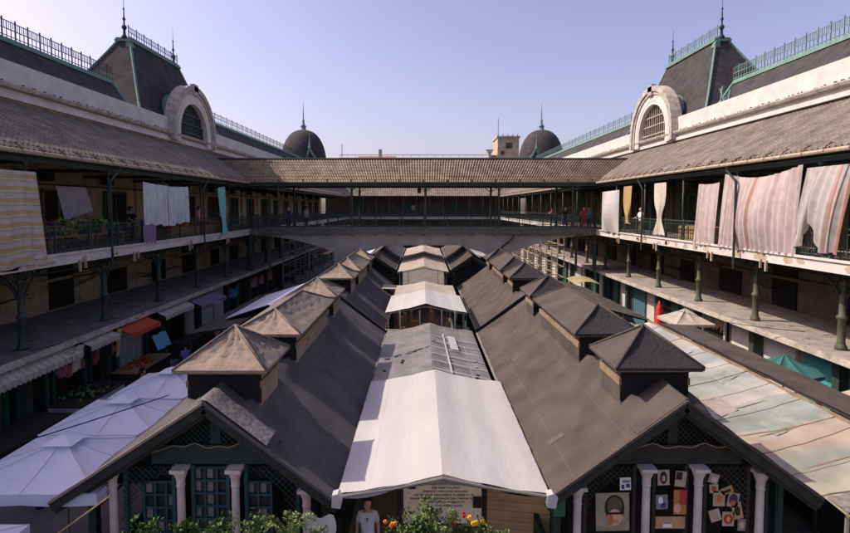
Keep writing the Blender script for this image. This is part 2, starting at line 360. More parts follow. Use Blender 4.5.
def tile_roof(mb, e0, e1, r1, r0, pitch=.26, row=.42, amp=.03, step=.02, su=4, skipv=False):
    """ribbed tile sheet between eave e0-e1 and ridge r0-r1"""
    e0, e1, r1, r0 = map(Vector, (e0, e1, r1, r0))
    n = (e1 - e0).cross(r0 - e0).normalized()
    if n.z < 0: n = -n
    Lu = (e1 - e0).length; Lv = (r0 - e0).length
    nu = max(1, int(Lu / pitch)) * su; nr = max(1, int(Lv / row))
    vv = []
    for j in range(nr): vv += [(j / nr, step), ((j + .97) / nr, -.3 * step)]
    vv.append((1, 0))
    vs = []; rnd = random.Random(int(Lu * 10))
    for i in range(nu + 1):
        u = i / nu; ph = (i % su) / su; a = amp * (1 - abs(math.cos(PI * ph)) ** .8 * 2 + .6)
        for j, (v, st) in enumerate(vv):
            base = (e0 * (1-u) + e1 * u) * (1-v) + (r0 * (1-u) + r1 * u) * v
            vs.append(base + n * (a + st + rnd.uniform(-.006, .006)))
    w = len(vv)
    fs = [(i*w+j, (i+1)*w+j, (i+1)*w+j+1, i*w+j+1) for i in range(nu) for j in range(w-1)]
    mb.add(vs, fs)
    d = n * .12   # underside
    mb.add([e0 - d, e1 - d, r1 - d, r0 - d], [(0,1,2,3)])
    mb.add([e0 - d, e1 - d, e1 + n*.02, e0 + n*.02], [(0,1,2,3)])

# ================================================================== GROUND
g = MB(); g.add([(-400,-200,0),(400,-200,0),(400,900,0),(-400,900,0)], [(0,1,2,3)])
struct(g.build('ground', 'ground'))
g = MB()
for s in (-1, 1): g.box(s*13.6, s*15.3, 6, 90, 0, .13)
struct(g.build('pavement', 'slab'))

# ================================================================== SIDE WINGS
PAVY = 41.0
def iron_spandrel(m, x, y, z0, z1, dx, s):
    """curved bracket with ring from column (x,y) toward x+dx under z1"""
    pts = [(x + dx*(1-math.cos(t)), y, z0 + (z1-z0)*math.sin(t)) for t in [PI/2*k/6 for k in range(7)]]
    m.tube(pts, .035, 5)
    m.ring((x + dx*.28, y, z0 + (z1-z0)*.76), abs(dx)*.17, .025, 'y')
def iron_spandrel_y(m, x, y, z0, z1, dy):
    pts = [(x, y + dy*(1-math.cos(t)), z0 + (z1-z0)*math.sin(t)) for t in [PI/2*k/8 for k in range(9)]]
    m.tube(pts, .045, 5)
    m.ring((x, y + dy*.2, z0 + (z1-z0)*.8), abs(dy)*.14, .03, 'x')
    m.tube([(x, y + dy*.36, z1-.3), (x, y+dy*.6, z1-.12), (x, y+dy*.75, z1-.3)], .025, 4)

def wing(s):
    sunny = s > 0
    Y0, Y1 = 7.0, 92.0
    w = thing('market_wing', 'sunlit stone market wing with pink curtains hanging in its upper gallery' if sunny else
              'shaded stone market wing with a yellow striped curtain in its upper gallery', 'building', (s*18.5, 40, 0))
    X = lambda v: s * v
    def P(m, name, mat, smooth=False, par=None): return m.build(name, mat, par or w, smooth)
    # walls
    m = MB(); m.box(X(18.5), X(18.9), Y0, Y1, 6.42, 13.4)
    for k in range(18):
        y = 9 + 4.8*k; m.box(X(18.34), X(18.5), y-.25, y+.25, 6.8, 12.9)
    P(m, 'upper_wall', 'plaster_dark' if sunny else 'plaster')  # sunny wing walls darkened, the curtained gallery's shade put into the colour
    m = MB(); m.box(X(18.5), X(18.9), Y0, Y1, 0, 6.4)
    m.box(X(18.38), X(18.5), Y0, Y1, 4.9, 5.05)
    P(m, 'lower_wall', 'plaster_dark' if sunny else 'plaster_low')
    m = MB(); m.box(X(26), X(26.4), Y0-6, Y1, 0, 15); m.box(X(18.9), X(26), Y0-1, Y0-.6, 0, 15); P(m, 'street_wall', 'white_paint')
    # recesses in walls : doors and windows
    for k in range(17):
        y = 11.4 + 4.8*k
        m = MB(); m.box(X(18.42), X(18.5), y-1.0, y+1.0, 6.9, 9.4)
        d = P(m, 'gallery_doorway', 'dark_brown')
        m = MB()
        for q in (-1.05, 0, 1.05): m.box(X(18.36), X(18.42), y+q-.05, y+q+.05, 6.9, 9.5)
        m.box(X(18.36), X(18.42), y-1.1, y+1.1, 9.4, 9.52)
        P(m, 'frame', 'door_green' if k % 3 else 'batten', par=d)
        m = MB(); m.box(X(18.4), X(18.5), y-1.2+.4*(k%2), y+.9, 3.5, 4.9 if k % 3 else 5.8); P(m, 'lower_window', 'dark')
    # gallery roof
    m = MB(); tile_roof(m, (X(13.9), Y0, 10.62), (X(13.9), Y1, 10.62), (X(18.5), Y1, 13.3), (X(18.5), Y0, 13.3))
    P(m, 'gallery_roof', 'tile')
    # gutter with hooks
    m = MB()
    m.tube([(X(13.82), Y0, 10.52), (X(13.82), Y1, 10.52)], .085, 8)
    P(m, 'gutter', 'gutter')
    m = MB()
    y = Y0 + .3; rr = random.Random(3)
    while y < Y1:
        m.bar((X(13.74), y, 10.5), (X(13.86), y, 10.74), .05); m.bar((X(13.86), y, 10.72), (X(14.1), y, 10.83), .03)
        m.ball((X(13.98), y, 10.78 + rr.uniform(-.03, .05)), rr.uniform(.03, .06), 6, 4)
        y += rr.uniform(.95, 1.1)
    build_each(m, 'gutter_bracket', 'rust', w, 3)
    # soffit beam + ties
    m = MB(); m.box(X(14.1), X(14.3), Y0, Y1, 10.2, 10.46)
    for k in range(18):
        y = 8.7 + 4.8*k; m.box(X(14.2), X(18.5), y-.07, y+.07, 10.15, 10.3)
        m.bar((X(14.2), y, 10.4), (X(18.4), y, 12.8), .1)
    P(m, 'roof_beams', 'iron_dark')
    # upper slab
    m = MB(); m.box(X(14.0), X(18.5), Y0, Y1, 6.5, 6.8); P(m, 'gallery_floor', 'slab')
    m = MB(); m.box(X(13.93), X(14.0), Y0, Y1, 6.36, 6.82); m.box(X(13.86), X(13.93), Y0, Y1, 6.74, 6.83); P(m, 'floor_fascia', 'white_band')
    m = MB()   # ragged places where the render has fallen off
    rr = random.Random(11 + s)
    for q in range(16):
        y = 13 + rr.random()*28 if q > 5 else (16.4 + q*.55 if not sunny else 25+q); L_ = rr.uniform(.15, .5)
        zz = rr.uniform(6.42, 6.6); n = 9
        poly = [(y + L_*math.cos(2*PI*k/n)*rr.uniform(.6, 1.1), min(6.73, max(6.42, zz + .17*math.sin(2*PI*k/n)*rr.uniform(.6, 1.2)))) for k in range(n)]
        m.prism(poly, 'x', X(13.924), X(13.931))
    build_each(m, 'broken_plaster', 'plaster', w)
    # lower slab
    se = 14.35 if sunny else 13.75; cxx = 15.2 if sunny else 14.55
    m = MB(); m.box(X(se), X(18.5), Y0, Y1, 3.27, 3.42); P(m, 'terrace_slab', 'slab' if sunny else 'slab_shade')
    m = MB(); m.box(X(se-.07), X(se), Y0, Y1, 3.2, 3.43); P(m, 'terrace_edge', 'cornice_stone')
    # upper columns
    m = MB(); m.tube([(0,0,6.8),(0,0,10.25)], .055, 8); m.lathe([(.09,0),(.09,.1),(.06,.14)], (0,0,6.8), 8); m.lathe([(.06,0),(.1,.12),(.1,.16)], (0,0,10.05), 8)
    me = None; cols = []
    for k in range(18):
        y = 8.7 + 4.8*k
        if me is None:
            mm = MB(); mm.v = [(v[0]+X(14.2), v[1]+y, v[2]) for v in m.v]; mm.f = m.f; mm.mi = m.mi
            c0 = P(mm, 'gallery_column', 'iron_green', True); me = c0
        else:
            c = me.copy(); c.location = (0, 4.8*k, 0); C.objects.link(c); c.parent = w
    # lower columns with brackets
    y = 8.7
    m = MB(); m.lathe([(.2,0),(.2,.1),(.15,.18),(.13,.26),(.13,1.1),(.18,1.15),(.18,1.22),(.12,1.28),(.095,2.35),(.15,2.42),(.16,2.5),(.11,2.55),(.11,3.1)], (X(cxx), y, 3.42), 12)
    lc = P(m, 'iron_column', 'iron_sunlit' if sunny else 'iron_green', True)
    m = MB(); iron_spandrel(m, X(cxx), y, 5.0, 6.4, -s*(cxx-14.0), s); iron_spandrel(m, X(cxx), y, 4.9, 6.45, s*1.8, s)
    iron_spandrel_y(m, X(cxx), y, 4.6, 6.42, 1.85); iron_spandrel_y(m, X(cxx), y, 4.6, 6.42, -1.85)
    m.bar((X(cxx-.05), y-2.4, 6.3), (X(cxx-.05), y+2.4, 6.3), .1); m.bar((X(cxx-.05), y-2.4, 6.05), (X(cxx-.05), y+2.4, 6.05), .05)
    for q in range(-11, 12): m.bar((X(cxx-.05), y+q*.2, 6.05), (X(cxx-.05), y+q*.2+.2, 6.3), .025)
    br = P(m, 'bracket', 'iron_dark', par=lc)
    for k in range(1, 18): copy_tree(lc, (0, 4.8*k, 0), parent=w)
    # ground floor piers
    for k in range(18):
        yy = 8.7 + 4.8*k
        m = MB(); m.box(X(cxx-.15), X(cxx+.2), yy-.17, yy+.17, .13, 3.27); m.box(X(cxx-.21), X(cxx+.25), yy-.23, yy+.23, .13, .5)
        P(m, 'shop_pier', 'iron_green')
    # shops (15.2)
    rr = random.Random(20 + s)
    m = MB(); m.box(X(15.6), X(15.8), Y0, Y1, 0, 3.27); P(m, 'shop_wall', 'plaster_low')
    for k in range(33):
        yc = 8.7 + 1.2 + 2.4*k
        if sunny: kind = {3:'door', 4:'teal', 5:'white', 6:'white', 7:'disp', 8:'white', 9:'door', 10:'board', 11:'blue', 2:'teal', 1:'white', 0:'door'}.get(k, rr.choice(['white','door','board']))
        else: kind = {1:'roller', 2:'roller', 3:'roller', 4:'dark', 5:'open', 6:'open', 7:'lilac', 8:'dark', 9:'dark', 10:'lilac'}.get(k, rr.choice(['roller','dark','open']))
        m = MB(); xx0, xx1 = X(15.5), X(15.6)
        if kind in ('roller', 'white', 'lilac'):
            m.box(xx0, xx1, yc-1.0, yc+1.0, .2, 2.75); P(m, 'roller_shutter', 'roller' if kind != 'white' else 'shutter_white')
        elif kind == 'teal':
            m.box(xx0, xx1, yc-1.0, yc+1.0, .2, 2.75); P(m, 'shop_shutter', 'sea_teal')
        elif kind == 'blue':
            m.box(xx0, xx1, yc-1.0, yc+1.0, .2, 2.75); P(m, 'shop_shutter', 'shutter_blue')
        elif kind == 'board':
            m.box(xx0, xx1, yc-1.0, yc+1.0, .2, 2.75); P(m, 'shop_board', 'cloth_cream')
        elif kind == 'disp':
            m.box(xx0, xx1, yc-1.0, yc+1.0, .2, 2.9); d = P(m, 'shop_opening', 'dark')
            m = MB()
            for q in range(14): m.tube([(X(15.42), yc-.9+q*.13, 2.7), (X(15.4), yc-.9+q*.13, 2.7-rr.uniform(.25, .6))], .04, 5)
            m.bar((X(15.42), yc-1, 2.72), (X(15.42), yc+1, 2.72), .04)
            P(m, 'hanging_goods', 'cloth_tan', par=d)
            m = MB()
            for q in (-1, 1): m.bar((X(15.4), yc+q*1.02, .2), (X(15.4), yc+q*1.02, 2.95), .1)
            m.bar((X(15.4), yc-1.02, 2.95), (X(15.4), yc+1.02, 2.95), .12); P(m, 'frame', 'shutter_white', par=d)
        else:
            m.box(xx0, xx1, yc-.95, yc+.95, .14, 2.7); d = P(m, 'shop_opening', 'void_interior')
            m = MB()
            for q in (-1, 1): m.bar((X(15.45), yc+q*.98, .14), (X(15.45), yc+q*.98, 2.75), .12)
            m.bar((X(15.45), yc-.98, 2.75), (X(15.45), yc+.98, 2.75), .1)
            if kind == 'door': m.box(X(15.42), X(15.49), yc-.9, yc-.1, .14, 2.7)
            P(m, 'frame', 'door_green', par=d)
            if kind == 'open':
                m = MB()
                for q in range(12): m.box(X(15.3), X(15.5), yc-.8+q*.14, yc-.7+q*.14, 1.2+rr.uniform(0, .3), 1.6+rr.uniform(0, .6))
                P(m, 'shelf_goods', rr.choice(['cloth_pink', 'cloth_tan', 'cloth_blue']), par=d)
    # railing
    m = MB()
    m.bar((X(14.02), Y0, 7.86), (X(14.02), Y1, 7.86), .06, .05); m.bar((X(14.02), Y0, 7.68), (X(14.02), Y1, 7.68), .03); m.bar((X(14.02), Y0, 6.92), (X(14.02), Y1, 6.92), .035)
    y = Y0; k = 0
    while y < Y1:
        m.bar((X(14.02), y, 6.83), (X(14.02), y, 7.68), .022)
        if y < 48: 
            if k % 2 == 0: m.ring((X(14.02), y+.07, 7.77), .065, .011, 'x', 8, 3)
            if k % 2 == 0: m.ring((X(14.02), y+.07, 7.0), .055, .011, 'x', 8, 3)
        y += .14; k += 1
    rl = P(m, 'railing', 'iron_green')
    m = MB()
    for k in range(43): m.bar((X(14.02), Y0+.4+2*k, 6.6), (X(14.02), Y0+.4+2*k, 7.98), .07)
    build_each(m, 'railing_post', 'iron_green', rl)
    # cornice and parapet
    m = MB(); m.box(X(18.3), X(18.9), Y0, Y1, 13.4, 13.62); m.box(X(18.42), X(18.9), Y0, Y1, 13.62, 13.82); P(m, 'lower_cornice', 'white_band')
    m = MB(); m.prism([(X(18.42), 13.82), (X(18.15), 13.86), (X(18.08), 13.98), (X(18.08), 14.05), (X(18.3), 14.1), (X(18.9), 14.12), (X(18.9), 13.82)], 'y', Y0, Y1); P(m, 'cornice', 'cornice_stone')
    m = MB(); m.box(X(18.45), X(18.9), Y0, PAVY-3.5, 14.12, 15.1); m.box(X(18.45), X(18.9), PAVY+3.5, Y1, 14.12, 15.1); P(m, 'parapet', 'white_band')
    # lumps along the ledge (dirt, weeds)
    m = MB()
    for q in range(240):
        y = rr.uniform(Y0, 75); m.ball((X(18.2), y, 14.1), rr.uniform(.02, .06), 5, 3, .8)
    P(m, 'ledge_weeds', 'dark_brown')['kind'] = 'stuff'
    # mansard
    m = MB()
    for a, b in ((Y0, 33.4), (48.4, Y1)):
        m.prism([(X(18.95), 14.2), (X(18.95), 15.0), (X(20.1), 16.6), (X(22.5), 17.0), (X(25.8), 15.2), (X(25.8), 14.2)], 'y', a, b)
    P(m, 'slate_roof', 'slate')
    m = MB()
    for a, b in ((Y0, 33.4), (48.4, Y1)):
        m.prism([(X(19.95), 16.5), (X(20.0), 16.75), (X(20.3), 16.78), (X(20.4), 16.6)], 'y', a, b); 
        for yy in (a + (b-a)*.25, a+(b-a)*.6): m.bar((X(18.99), yy, 15.05), (X(20.02), yy, 16.62), .12, .06)
        e = b if a < 30 else a
        m.bar((X(18.95), e, 15.0), (X(20.08), e, 16.65), .2, .12)
        m.box(X(18.9), X(18.97), a, b, 15.1, 15.16)
    P(m, 'copper_flashing', 'copper')
    if sunny:
        m = MB(); m.bar((X(18.8), 32.6, 15.1), (X(18.9), 32.6, 16.2), .1); m.bar((X(18.8), 32.2, 15.1), (X(18.9), 32.9, 16.1), .08); m.bar((X(18.8), 31.8, 15.1), (X(18.9), 31.8, 15.8), .09)
        P(m, 'roof_pipe', 'copper')
    # roof cresting
    def crest(m, a, b, z0, h, step=.27):
        a = Vector(a); b = Vector(b); L_ = (b-a).length; n = int(L_/step)
        for t in (.12, h*.55, h): m.bar(a+Vector((0,0,z0+t)), b+Vector((0,0,z0+t)), .035)
        for i in range(n+1):
            p = a + (b-a)*(i/n); big = i % 3 == 0
            m.bar(p+Vector((0,0,z0)), p+Vector((0,0,z0+h+(.14 if big else .0))), .05 if big else .028)
            if i < n and i % 1 == 0:
                q = a + (b-a)*((i+.5)/n); m.bar(q+Vector((0,0,z0+h*.55)), q+Vector((0,0,z0+h)), .02)
    m = MB(); crest(m, (X(20.15), Y0, 0), (X(20.15), 33.6, 0), 16.78, .82); crest(m, (X(20.15), 48.4, 0), (X(20.15), Y1, 0), 16.78, .82, .5)
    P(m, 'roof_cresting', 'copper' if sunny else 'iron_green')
    # pavilion roof: concave steep hipped
    ya, yb, ra, rb = 34.6, 47.4, 37.3, 44.5
    lv = []
    for t in [0, .12, .3, .5, .7, .85, 1]:
        k = t**.86
        z = 15.0 + 5.5*t
        y0 = ya + (ra-ya)*k; y1 = yb + (rb-yb)*k; x0 = 18.93 + (21.0-18.93)*k; x1 = 25.8 + (21.9-25.8)*k
        lv.append([(X(x0), y0, z), (X(x0), y1, z), (X(x1), y1, z), (X(x1), y0, z)])
    m = MB(); vs = [p for l in lv for p in l]; fs = [(i*4+k, i*4+(k+1)%4, (i+1)*4+(k+1)%4, (i+1)*4+k) for i in range(len(lv)-1) for k in range(4)] + [(len(vs)-4, len(vs)-3, len(vs)-2, len(vs)-1)]
    m.add(vs, fs); pv = P(m, 'pavilion_roof', 'slate')
    m = MB()
    for k in range(4): m.tube([l[k] for l in lv], .085, 6)
    m.box(X(20.85), X(22.05), ra-.15, rb+.15, 20.45, 20.6); m.box(X(20.9), X(22.0), ra-.1, rb+.1, 20.6, 20.72)
    m.prism([(X(20.75), 20.0), (X(20.95), 20.5), (X(21.2), 20.5), (X(21.2), 20.0)], 'y', ra-.22, ra+.2)
    P(m, 'hip_flashing', 'copper', par=pv)
    m = MB(); crest(m, (X(21.1), ra, 0), (X(21.1), rb, 0), 20.72, .75, .33)
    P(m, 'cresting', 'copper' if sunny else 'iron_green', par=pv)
    for yy in (ra, rb):
        m = MB(); m.lathe([(.2,0),(.22,.1),(.1,.3),(.08,.6),(.17,.75),(.17,.85),(.06,1.0),(.05,1.25),(.12,1.38),(.05,1.5),(.035,2.0),(.07,2.08),(.02,2.2),(.008,3.2)], (X(21.4), yy, 20.65), 10)
        P(m, 'finial', 'iron_dark', True, par=pv)
    # arched pediment
    def arc(r, n=28, z0=13.2): return [(PAVY + r, z0)] + [(PAVY + r*math.cos(PI*k/n), 14.35 + r*math.sin(PI*k/n)) for k in range(n+1)] + [(PAVY - r, z0)]
    def archband(m, r0, r1, x0, x1, z0=13.5):
        n = 28
        A = arc(r1, n, z0); B = arc(r0, n, z0); k = len(A)
        vs = [(X(x0), *p) for p in A] + [(X(x0), *p) for p in B] + [(X(x1), *p) for p in A] + [(X(x1), *p) for p in B]
        fs = []
        for i in range(k-1):
            fs += [(i, i+1, k+i+1, k+i), (2*k+i, 3*k+i, 3*k+i+1, 2*k+i+1), (i, 2*k+i, 2*k+i+1, i+1), (k+i, k+i+1, 3*k+i+1, 3*k+i)]
        fs += [(0, k, 3*k, 2*k), (k-1, 3*k-1, 4*k-1, 2*k-1)]
        m.add(vs, fs)
    m = MB(); archband(m, 2.35, 3.35, 18.15, 18.7); archband(m, 2.6, 2.8, 18.12, 18.2); ar = P(m, 'arched_gable', 'white_paint')
    m = MB(); archband(m, 3.35, 3.75, 17.95, 18.75); archband(m, 3.1, 3.35, 18.06, 18.6)
    m.box(X(17.95), X(18.3), PAVY-.35, PAVY+.35, 17.4, 18.25)
    P(m, 'arch_moulding', 'cornice_stone', par=ar)
    m = MB(); m.prism(arc(2.4), 'x', X(18.55), X(18.6)); P(m, 'arch_window', 'glass_dark', par=ar)
    m = MB()
    for q in range(-6, 7):
        yy = PAVY + q*.36; hh = math.sqrt(max(0, 2.3**2-(q*.36)**2)); m.bar((X(18.5), yy, 13.4), (X(18.5), yy, 14.35+hh), .06)
    for zz in (14.4, 15.1, 15.8): 
        hh = math.sqrt(max(0, 2.3**2-(zz-14.35)**2)); m.bar((X(18.48), PAVY-hh, zz), (X(18.48), PAVY+hh, zz), .09)
    P(m, 'mullions', 'gutter' if sunny else 'iron_green', par=ar)
    m = MB(); archband(m, 2.6, 3.05, 18.75, 21.5, 14.6); P(m, 'copper_barrel', 'copper', par=ar)
    # pipes, cables, junk lines on lower wall
    m = MB()
    for q in range(26):
        y = rr.uniform(10, 60); z = rr.uniform(3.7, 6.1); L_ = rr.uniform(1.5, 6)
        m.tube([(X(18.3), y, z), (X(18.25), y+L_*.5, z-rr.uniform(.05, .5)), (X(18.3), y+L_, z+rr.uniform(-.3, .3))], .03, 4)
    build_each(m, 'wall_cable', 'dark', w)
    m = MB()
    for q in range(9):
        y = 12.5+5.3*q+rr.uniform(-1, 1)
        m.box(X(17.2), X(18.1), y, y+rr.uniform(.5, 1.6), 3.42, 3.42+rr.uniform(.3, 1.1))
    # downpipes
    dn = MB()
    for y in (13.6, 23.3, 32.8):
        dn.tube([(X(13.82), y, 10.45), (X(13.8), y, 10.25), (X(13.66), y-.9, 9.75), (X(13.66), y-.95, 9.6), (X(13.66), y-.95, 5.9)], .05, 6)
    build_each(dn, 'downpipe', 'iron_dark', w)
    dn = MB()
    for y in (15.1, 20.5, 24.4, 30.2, 36):
        dn.box(X(13.84), X(13.92), y, y+.08, 6.0, 6.45); dn.box(X(13.84), X(13.92), y+.35, y+.41, 6.1, 6.45)
    build_each(dn, 'drain_stub', 'plaster', w, 1)
    m = MB(); m.bar((X(18.3), Y0, 9.7), (X(18.3), Y1, 9.7), .06)
    for k in range(17):
        y = 10+4.8*k; m.box(X(17.9), X(18.3), y, y+.5, 9.85, 10.35)
    P(m, 'hanging_lamps', 'iron_dark')
    return w
wing(-1); wing(1)

# ================================================================== FAR WING
fw = thing('market_wing', 'low wing closing the far end of the courtyard, seen under the roof of the footbridge', 'building', (0, 95, 0))
m = MB(); m.box(-18.4, 18.4, 96.5, 97, 0, 14.4); m.build('wall', 'plaster_dark', fw)
m = MB(); tile_roof(m, (-18, 92.1, 10.6), (18, 92.1, 10.6), (18, 96.5, 13.2), (-18, 96.5, 13.2), .4, .6); m.build('gallery_roof', 'tile', fw)
m = MB(); m.box(-14, 14, 92.2, 96.5, 6.5, 6.82); m.box(-14, 14, 92.3, 96.5, 3.2, 3.4); m.build('gallery_floor', 'slab', fw)
m = MB(); m.box(-14, 14, 92.15, 92.2, 6.4, 6.85); m.build('floor_fascia', 'white_band', fw)
m = MB()
for k in range(12): m.tube([(-13.2+2.4*k, 92.4, 0), (-13.2+2.4*k, 92.4, 10.4)], .12, 6)
m.bar((-14, 92.3, 7.85), (14, 92.3, 7.85), .06)
for k in range(100): m.bar((-14+.28*k, 92.3, 6.83), (-14+.28*k, 92.3, 7.85), .03)
m.build('columns_and_railing', 'iron_green', fw)
for k in range(9):
    x = -12+3*k; m = MB(); m.box(x-.8, x+.8, 96.4, 96.5, 6.9, 9.6); m.build('doorway', 'glass_dark' if k % 3 else 'door_green', fw)
m = MB(); m.box(-2.2, -1.5, 96.3, 96.4, 8.0, 8.9); m.build('notice', 'cloth_cream', fw)

# corner domes
def dome(x, y, rz, lab, sy=1):
    d = thing('corner_dome', lab, 'dome', (x, y, 12), 'slate domes on the far corners')
    m = MB(); m.lathe([(4.9, 0), (4.9, 4.0), (5.1, 4.2), (4.6, 4.6), (4.4, 4.9)], (x, y, 12), 24); m.build('drum', 'cornice_stone', d)
    prof = [(4.35*math.cos(t)**.8, 6.6*math.sin(t)) for t in [PI/2*k/14*.96 for k in range(15)]]
    m = MB(); m.lathe(prof, (x, y, 16.9), 32); m.build('dome_shell', 'slate', d, True)
    m = MB(); m.lathe([(.95, 0), (.9, .3), (.5, .5), (.45, 1.0), (.62, 1.1), (.3, 1.4), (.18, 2.0), (.28, 2.2), (.12, 2.4), (.09, 3.6), (.02, 6.0)], (x, y, 23.1), 12); m.build('finial', 'copper', d, True)
    return d
dome(-23.2, 100, 0, 'dark slate dome with spire, behind the shaded wing')
dome(23.0, 100, 0, 'dark slate dome with spire, beside the stone tower block')
def corner_gable(s, lab):
    d = thing('corner_gable', lab, 'roof', (s*19.6, 88, 15))
    m = MB(); m.add([(s*17.9, 92, 15), (s*21.5, 92, 15), (s*20.3, 92, 19.0), (s*17.9, 96, 15), (s*22.5, 97, 15), (s*20.8, 97, 19.0)], [(0,1,2),(3,5,4),(0,2,5,3),(1,4,5,2),(0,3,4,1)]); m.build('slate_gable', 'slate', d)
    m = MB(); m.bar((s*17.9, 91.9, 15), (s*20.3, 91.9, 19.0), .3); m.bar((s*21.6, 91.9, 15), (s*20.3, 91.9, 19.0), .3); m.tube([(s*20.3, 92, 19), (s*20.3, 92, 20), (s*20.3, 92, 21.8)], [.25, .12, .03], 6); m.build('flashing', 'copper', d)
corner_gable(-1, 'small steep slate gable with green edging in front of the shaded dome')
corner_gable(1, 'small steep slate gable with green edging in front of the dome near the tower')

# distant buildings
b = thing('distant_building', 'far red-roofed house with a chimney just showing above the footbridge roof', 'building', (-10, 132, 0))
m = MB(); m.box(-21, 8, 130, 140, 0, 20.2); m.build('wall', 'plaster', b)
m = MB(); m.prism([(129.5, 20.2), (140.5, 20.2), (135, 21.9)], 'x', -17, -7); m.build('roof', 'terracotta', b)
m = MB(); m.box(-11.4, -10.6, 132, 133, 20.8, 23.4); m.build('chimney', 'cornice_stone', b)
m = MB(); m.bar((-21, 129.6, 21.7), (17, 129.6, 21.7), .16); m.bar((-21, 129.6, 21.0), (17, 129.6, 21.0), .1)
for k in range(20): m.bar((-21+2*k, 129.6, 20.2), (-21+2*k, 129.6, 21.7), .08)
m.build('terrace_railing', 'white_paint', b)
m = MB(); m.tube([(-20.5, 130, 20), (-20.5, 130, 24.5)], .08, 5); m.build('antenna', 'iron_dark', b)
b = thing('distant_building', 'long low far house with brown roof lumps adjoining the stone tower block', 'building', (13, 134, 0))
m = MB(); m.box(8.2, 18, 131, 140, 0, 20.3); m.build('wall', 'plaster', b)
m = MB()
for k in range(5): m.prism([(8.6+1.9*k, 20.3), (10.2+1.9*k, 20.3), (9.9+1.9*k, 21.0), (9.0+1.9*k, 21.1)], 'y', 131.5, 134)
m.build('roof', 'terracotta', b)
b = thing('tower_block', 'beige stone tower with flat top beyond the footbridge', 'building', (21, 130, 0))
m = MB(); m.box(18.6, 23.9, 128, 136, 0, 25.8); m.box(17.1, 18.6, 129, 135, 0, 21.6); m.build('wall', 'plaster', b)
m = MB(); m.box(18.35, 24.15, 127.7, 136.2, 25.8, 26.2)
for k in range(5): m.box(18.5+1.2*k, 18.8+1.2*k, 127.8, 128.1, 26.2, 26.6)
m.build('parapet', 'cornice_stone', b)
m = MB(); m.box(20.6, 22.2, 127.95, 128, 23.2, 24.6); m.box(19.4, 20.2, 127.95, 128, 21.6, 22.6); m.build('window', 'glass_dark', b)
m = MB(); m.prism([(15.7, 22.9), (17.6, 22.9), (17.0, 21.9), (16.9, 20.3), (16.4, 20.3), (16.3, 21.9)], 'y', 128, 129); m.build('chimney_pot', 'cornice_stone', b)
m = MB(); m.tube([(18.7, 128, 26), (18.7, 128, 30.5)], .06, 5); m.build('antenna', 'iron_dark', b)

# ================================================================== FOOTBRIDGE
fb = thing('footbridge', 'covered iron footbridge with tiled roof crossing the courtyard on a concrete support', 'bridge', (0, 43.5, 0))
m = MB(); tile_roof(m, (-15.6, 40.9, 10.55), (15.6, 40.9, 10.55), (18.4, 43.5, 12.62), (-18.4, 43.5, 12.62), .19, .5, .04, .02)
tile_roof(m, (15.6, 46.1, 10.55), (-15.6, 46.1, 10.55), (-18.4, 43.5, 12.62), (18.4, 43.5, 12.62), .5, .7, .05, .03)
m.build('tiled_roof', 'tile_bridge', fb)
m = MB(); m.tube([(-18.3, 43.5, 12.66), (18.3, 43.5, 12.66)], .1, 6); m.build('ridge_cap', 'iron_dark', fb)
m = MB(); m.box(-14, 14, 40.82, 40.94, 10.3, 10.52); m.box(-14, 14, 46.05, 46.2, 10.3, 10.52); m.tube([(-14, 40.78, 10.53), (14, 40.78, 10.53)], .08, 6)
for k in range(15): m.bar((-13.4+1.92*k, 40.74, 10.4), (-13.4+1.92*k, 40.8, 10.78), .09)
m.build('eaves_gutter', 'iron_green', fb)
m = MB(); m.box(-14.0, 14.0, 41.0, 46, 6.55, 6.83); m.build('deck', 'slab', fb)
m = MB()
for y in (40.94, 46.06):
    m.box(-14.0, 14.0, y-.06, y+.06, 6.42, 6.9); m.box(-14, 14, y-.1, y+.1, 6.84, 6.9)
for k in range(15): m.ball((-13.4+1.92*k, 40.88, 6.42), .14, 8, 5)
m.build('edge_beam', 'iron_grey', fb)
rl = None
for y in (40.94, 46.06):
    m = MB()
    for z, t in ((7.93, .07), (7.72, .035), (7.0, .04)): m.bar((-14, y, z), (14, y, z), t)
    for k in range(200): m.bar((-14+.14*k, y, 6.9), (-14+.14*k, y, 7.72), .022)
    for k in range(15): m.bar((-13.4+1.92*k, y, 6.9), (-13.4+1.92*k, y, 8.0), .07)
    m.build('railing', 'iron_green', fb)
m0 = None
for y in (41.0, 46.0):
    for x in (-11.6, -5.7, .2, 6.1, 12.0):
        m = MB(); m.tube([(x, y, 6.8), (x, y, 10.4)], .09, 8); m.lathe([(.16,0),(.16,.12),(.09,.2)], (x, y, 6.85), 8)
        m.bar((x, y, 9.9), (x+.6, y, 10.35), .05); m.bar((x, y, 9.9), (x-.6, y, 10.35), .05); m.bar((x, y, 9.75), (x, y + (.6 if y > 43 else -.05), 10.3), .04)
        m.build('iron_column', 'iron_green', fb)
m = MB(); m.box(-.45, -.15, 40.9, 41.1, 9.7, 10.1); m.build('loudspeaker', 'dark', fb)
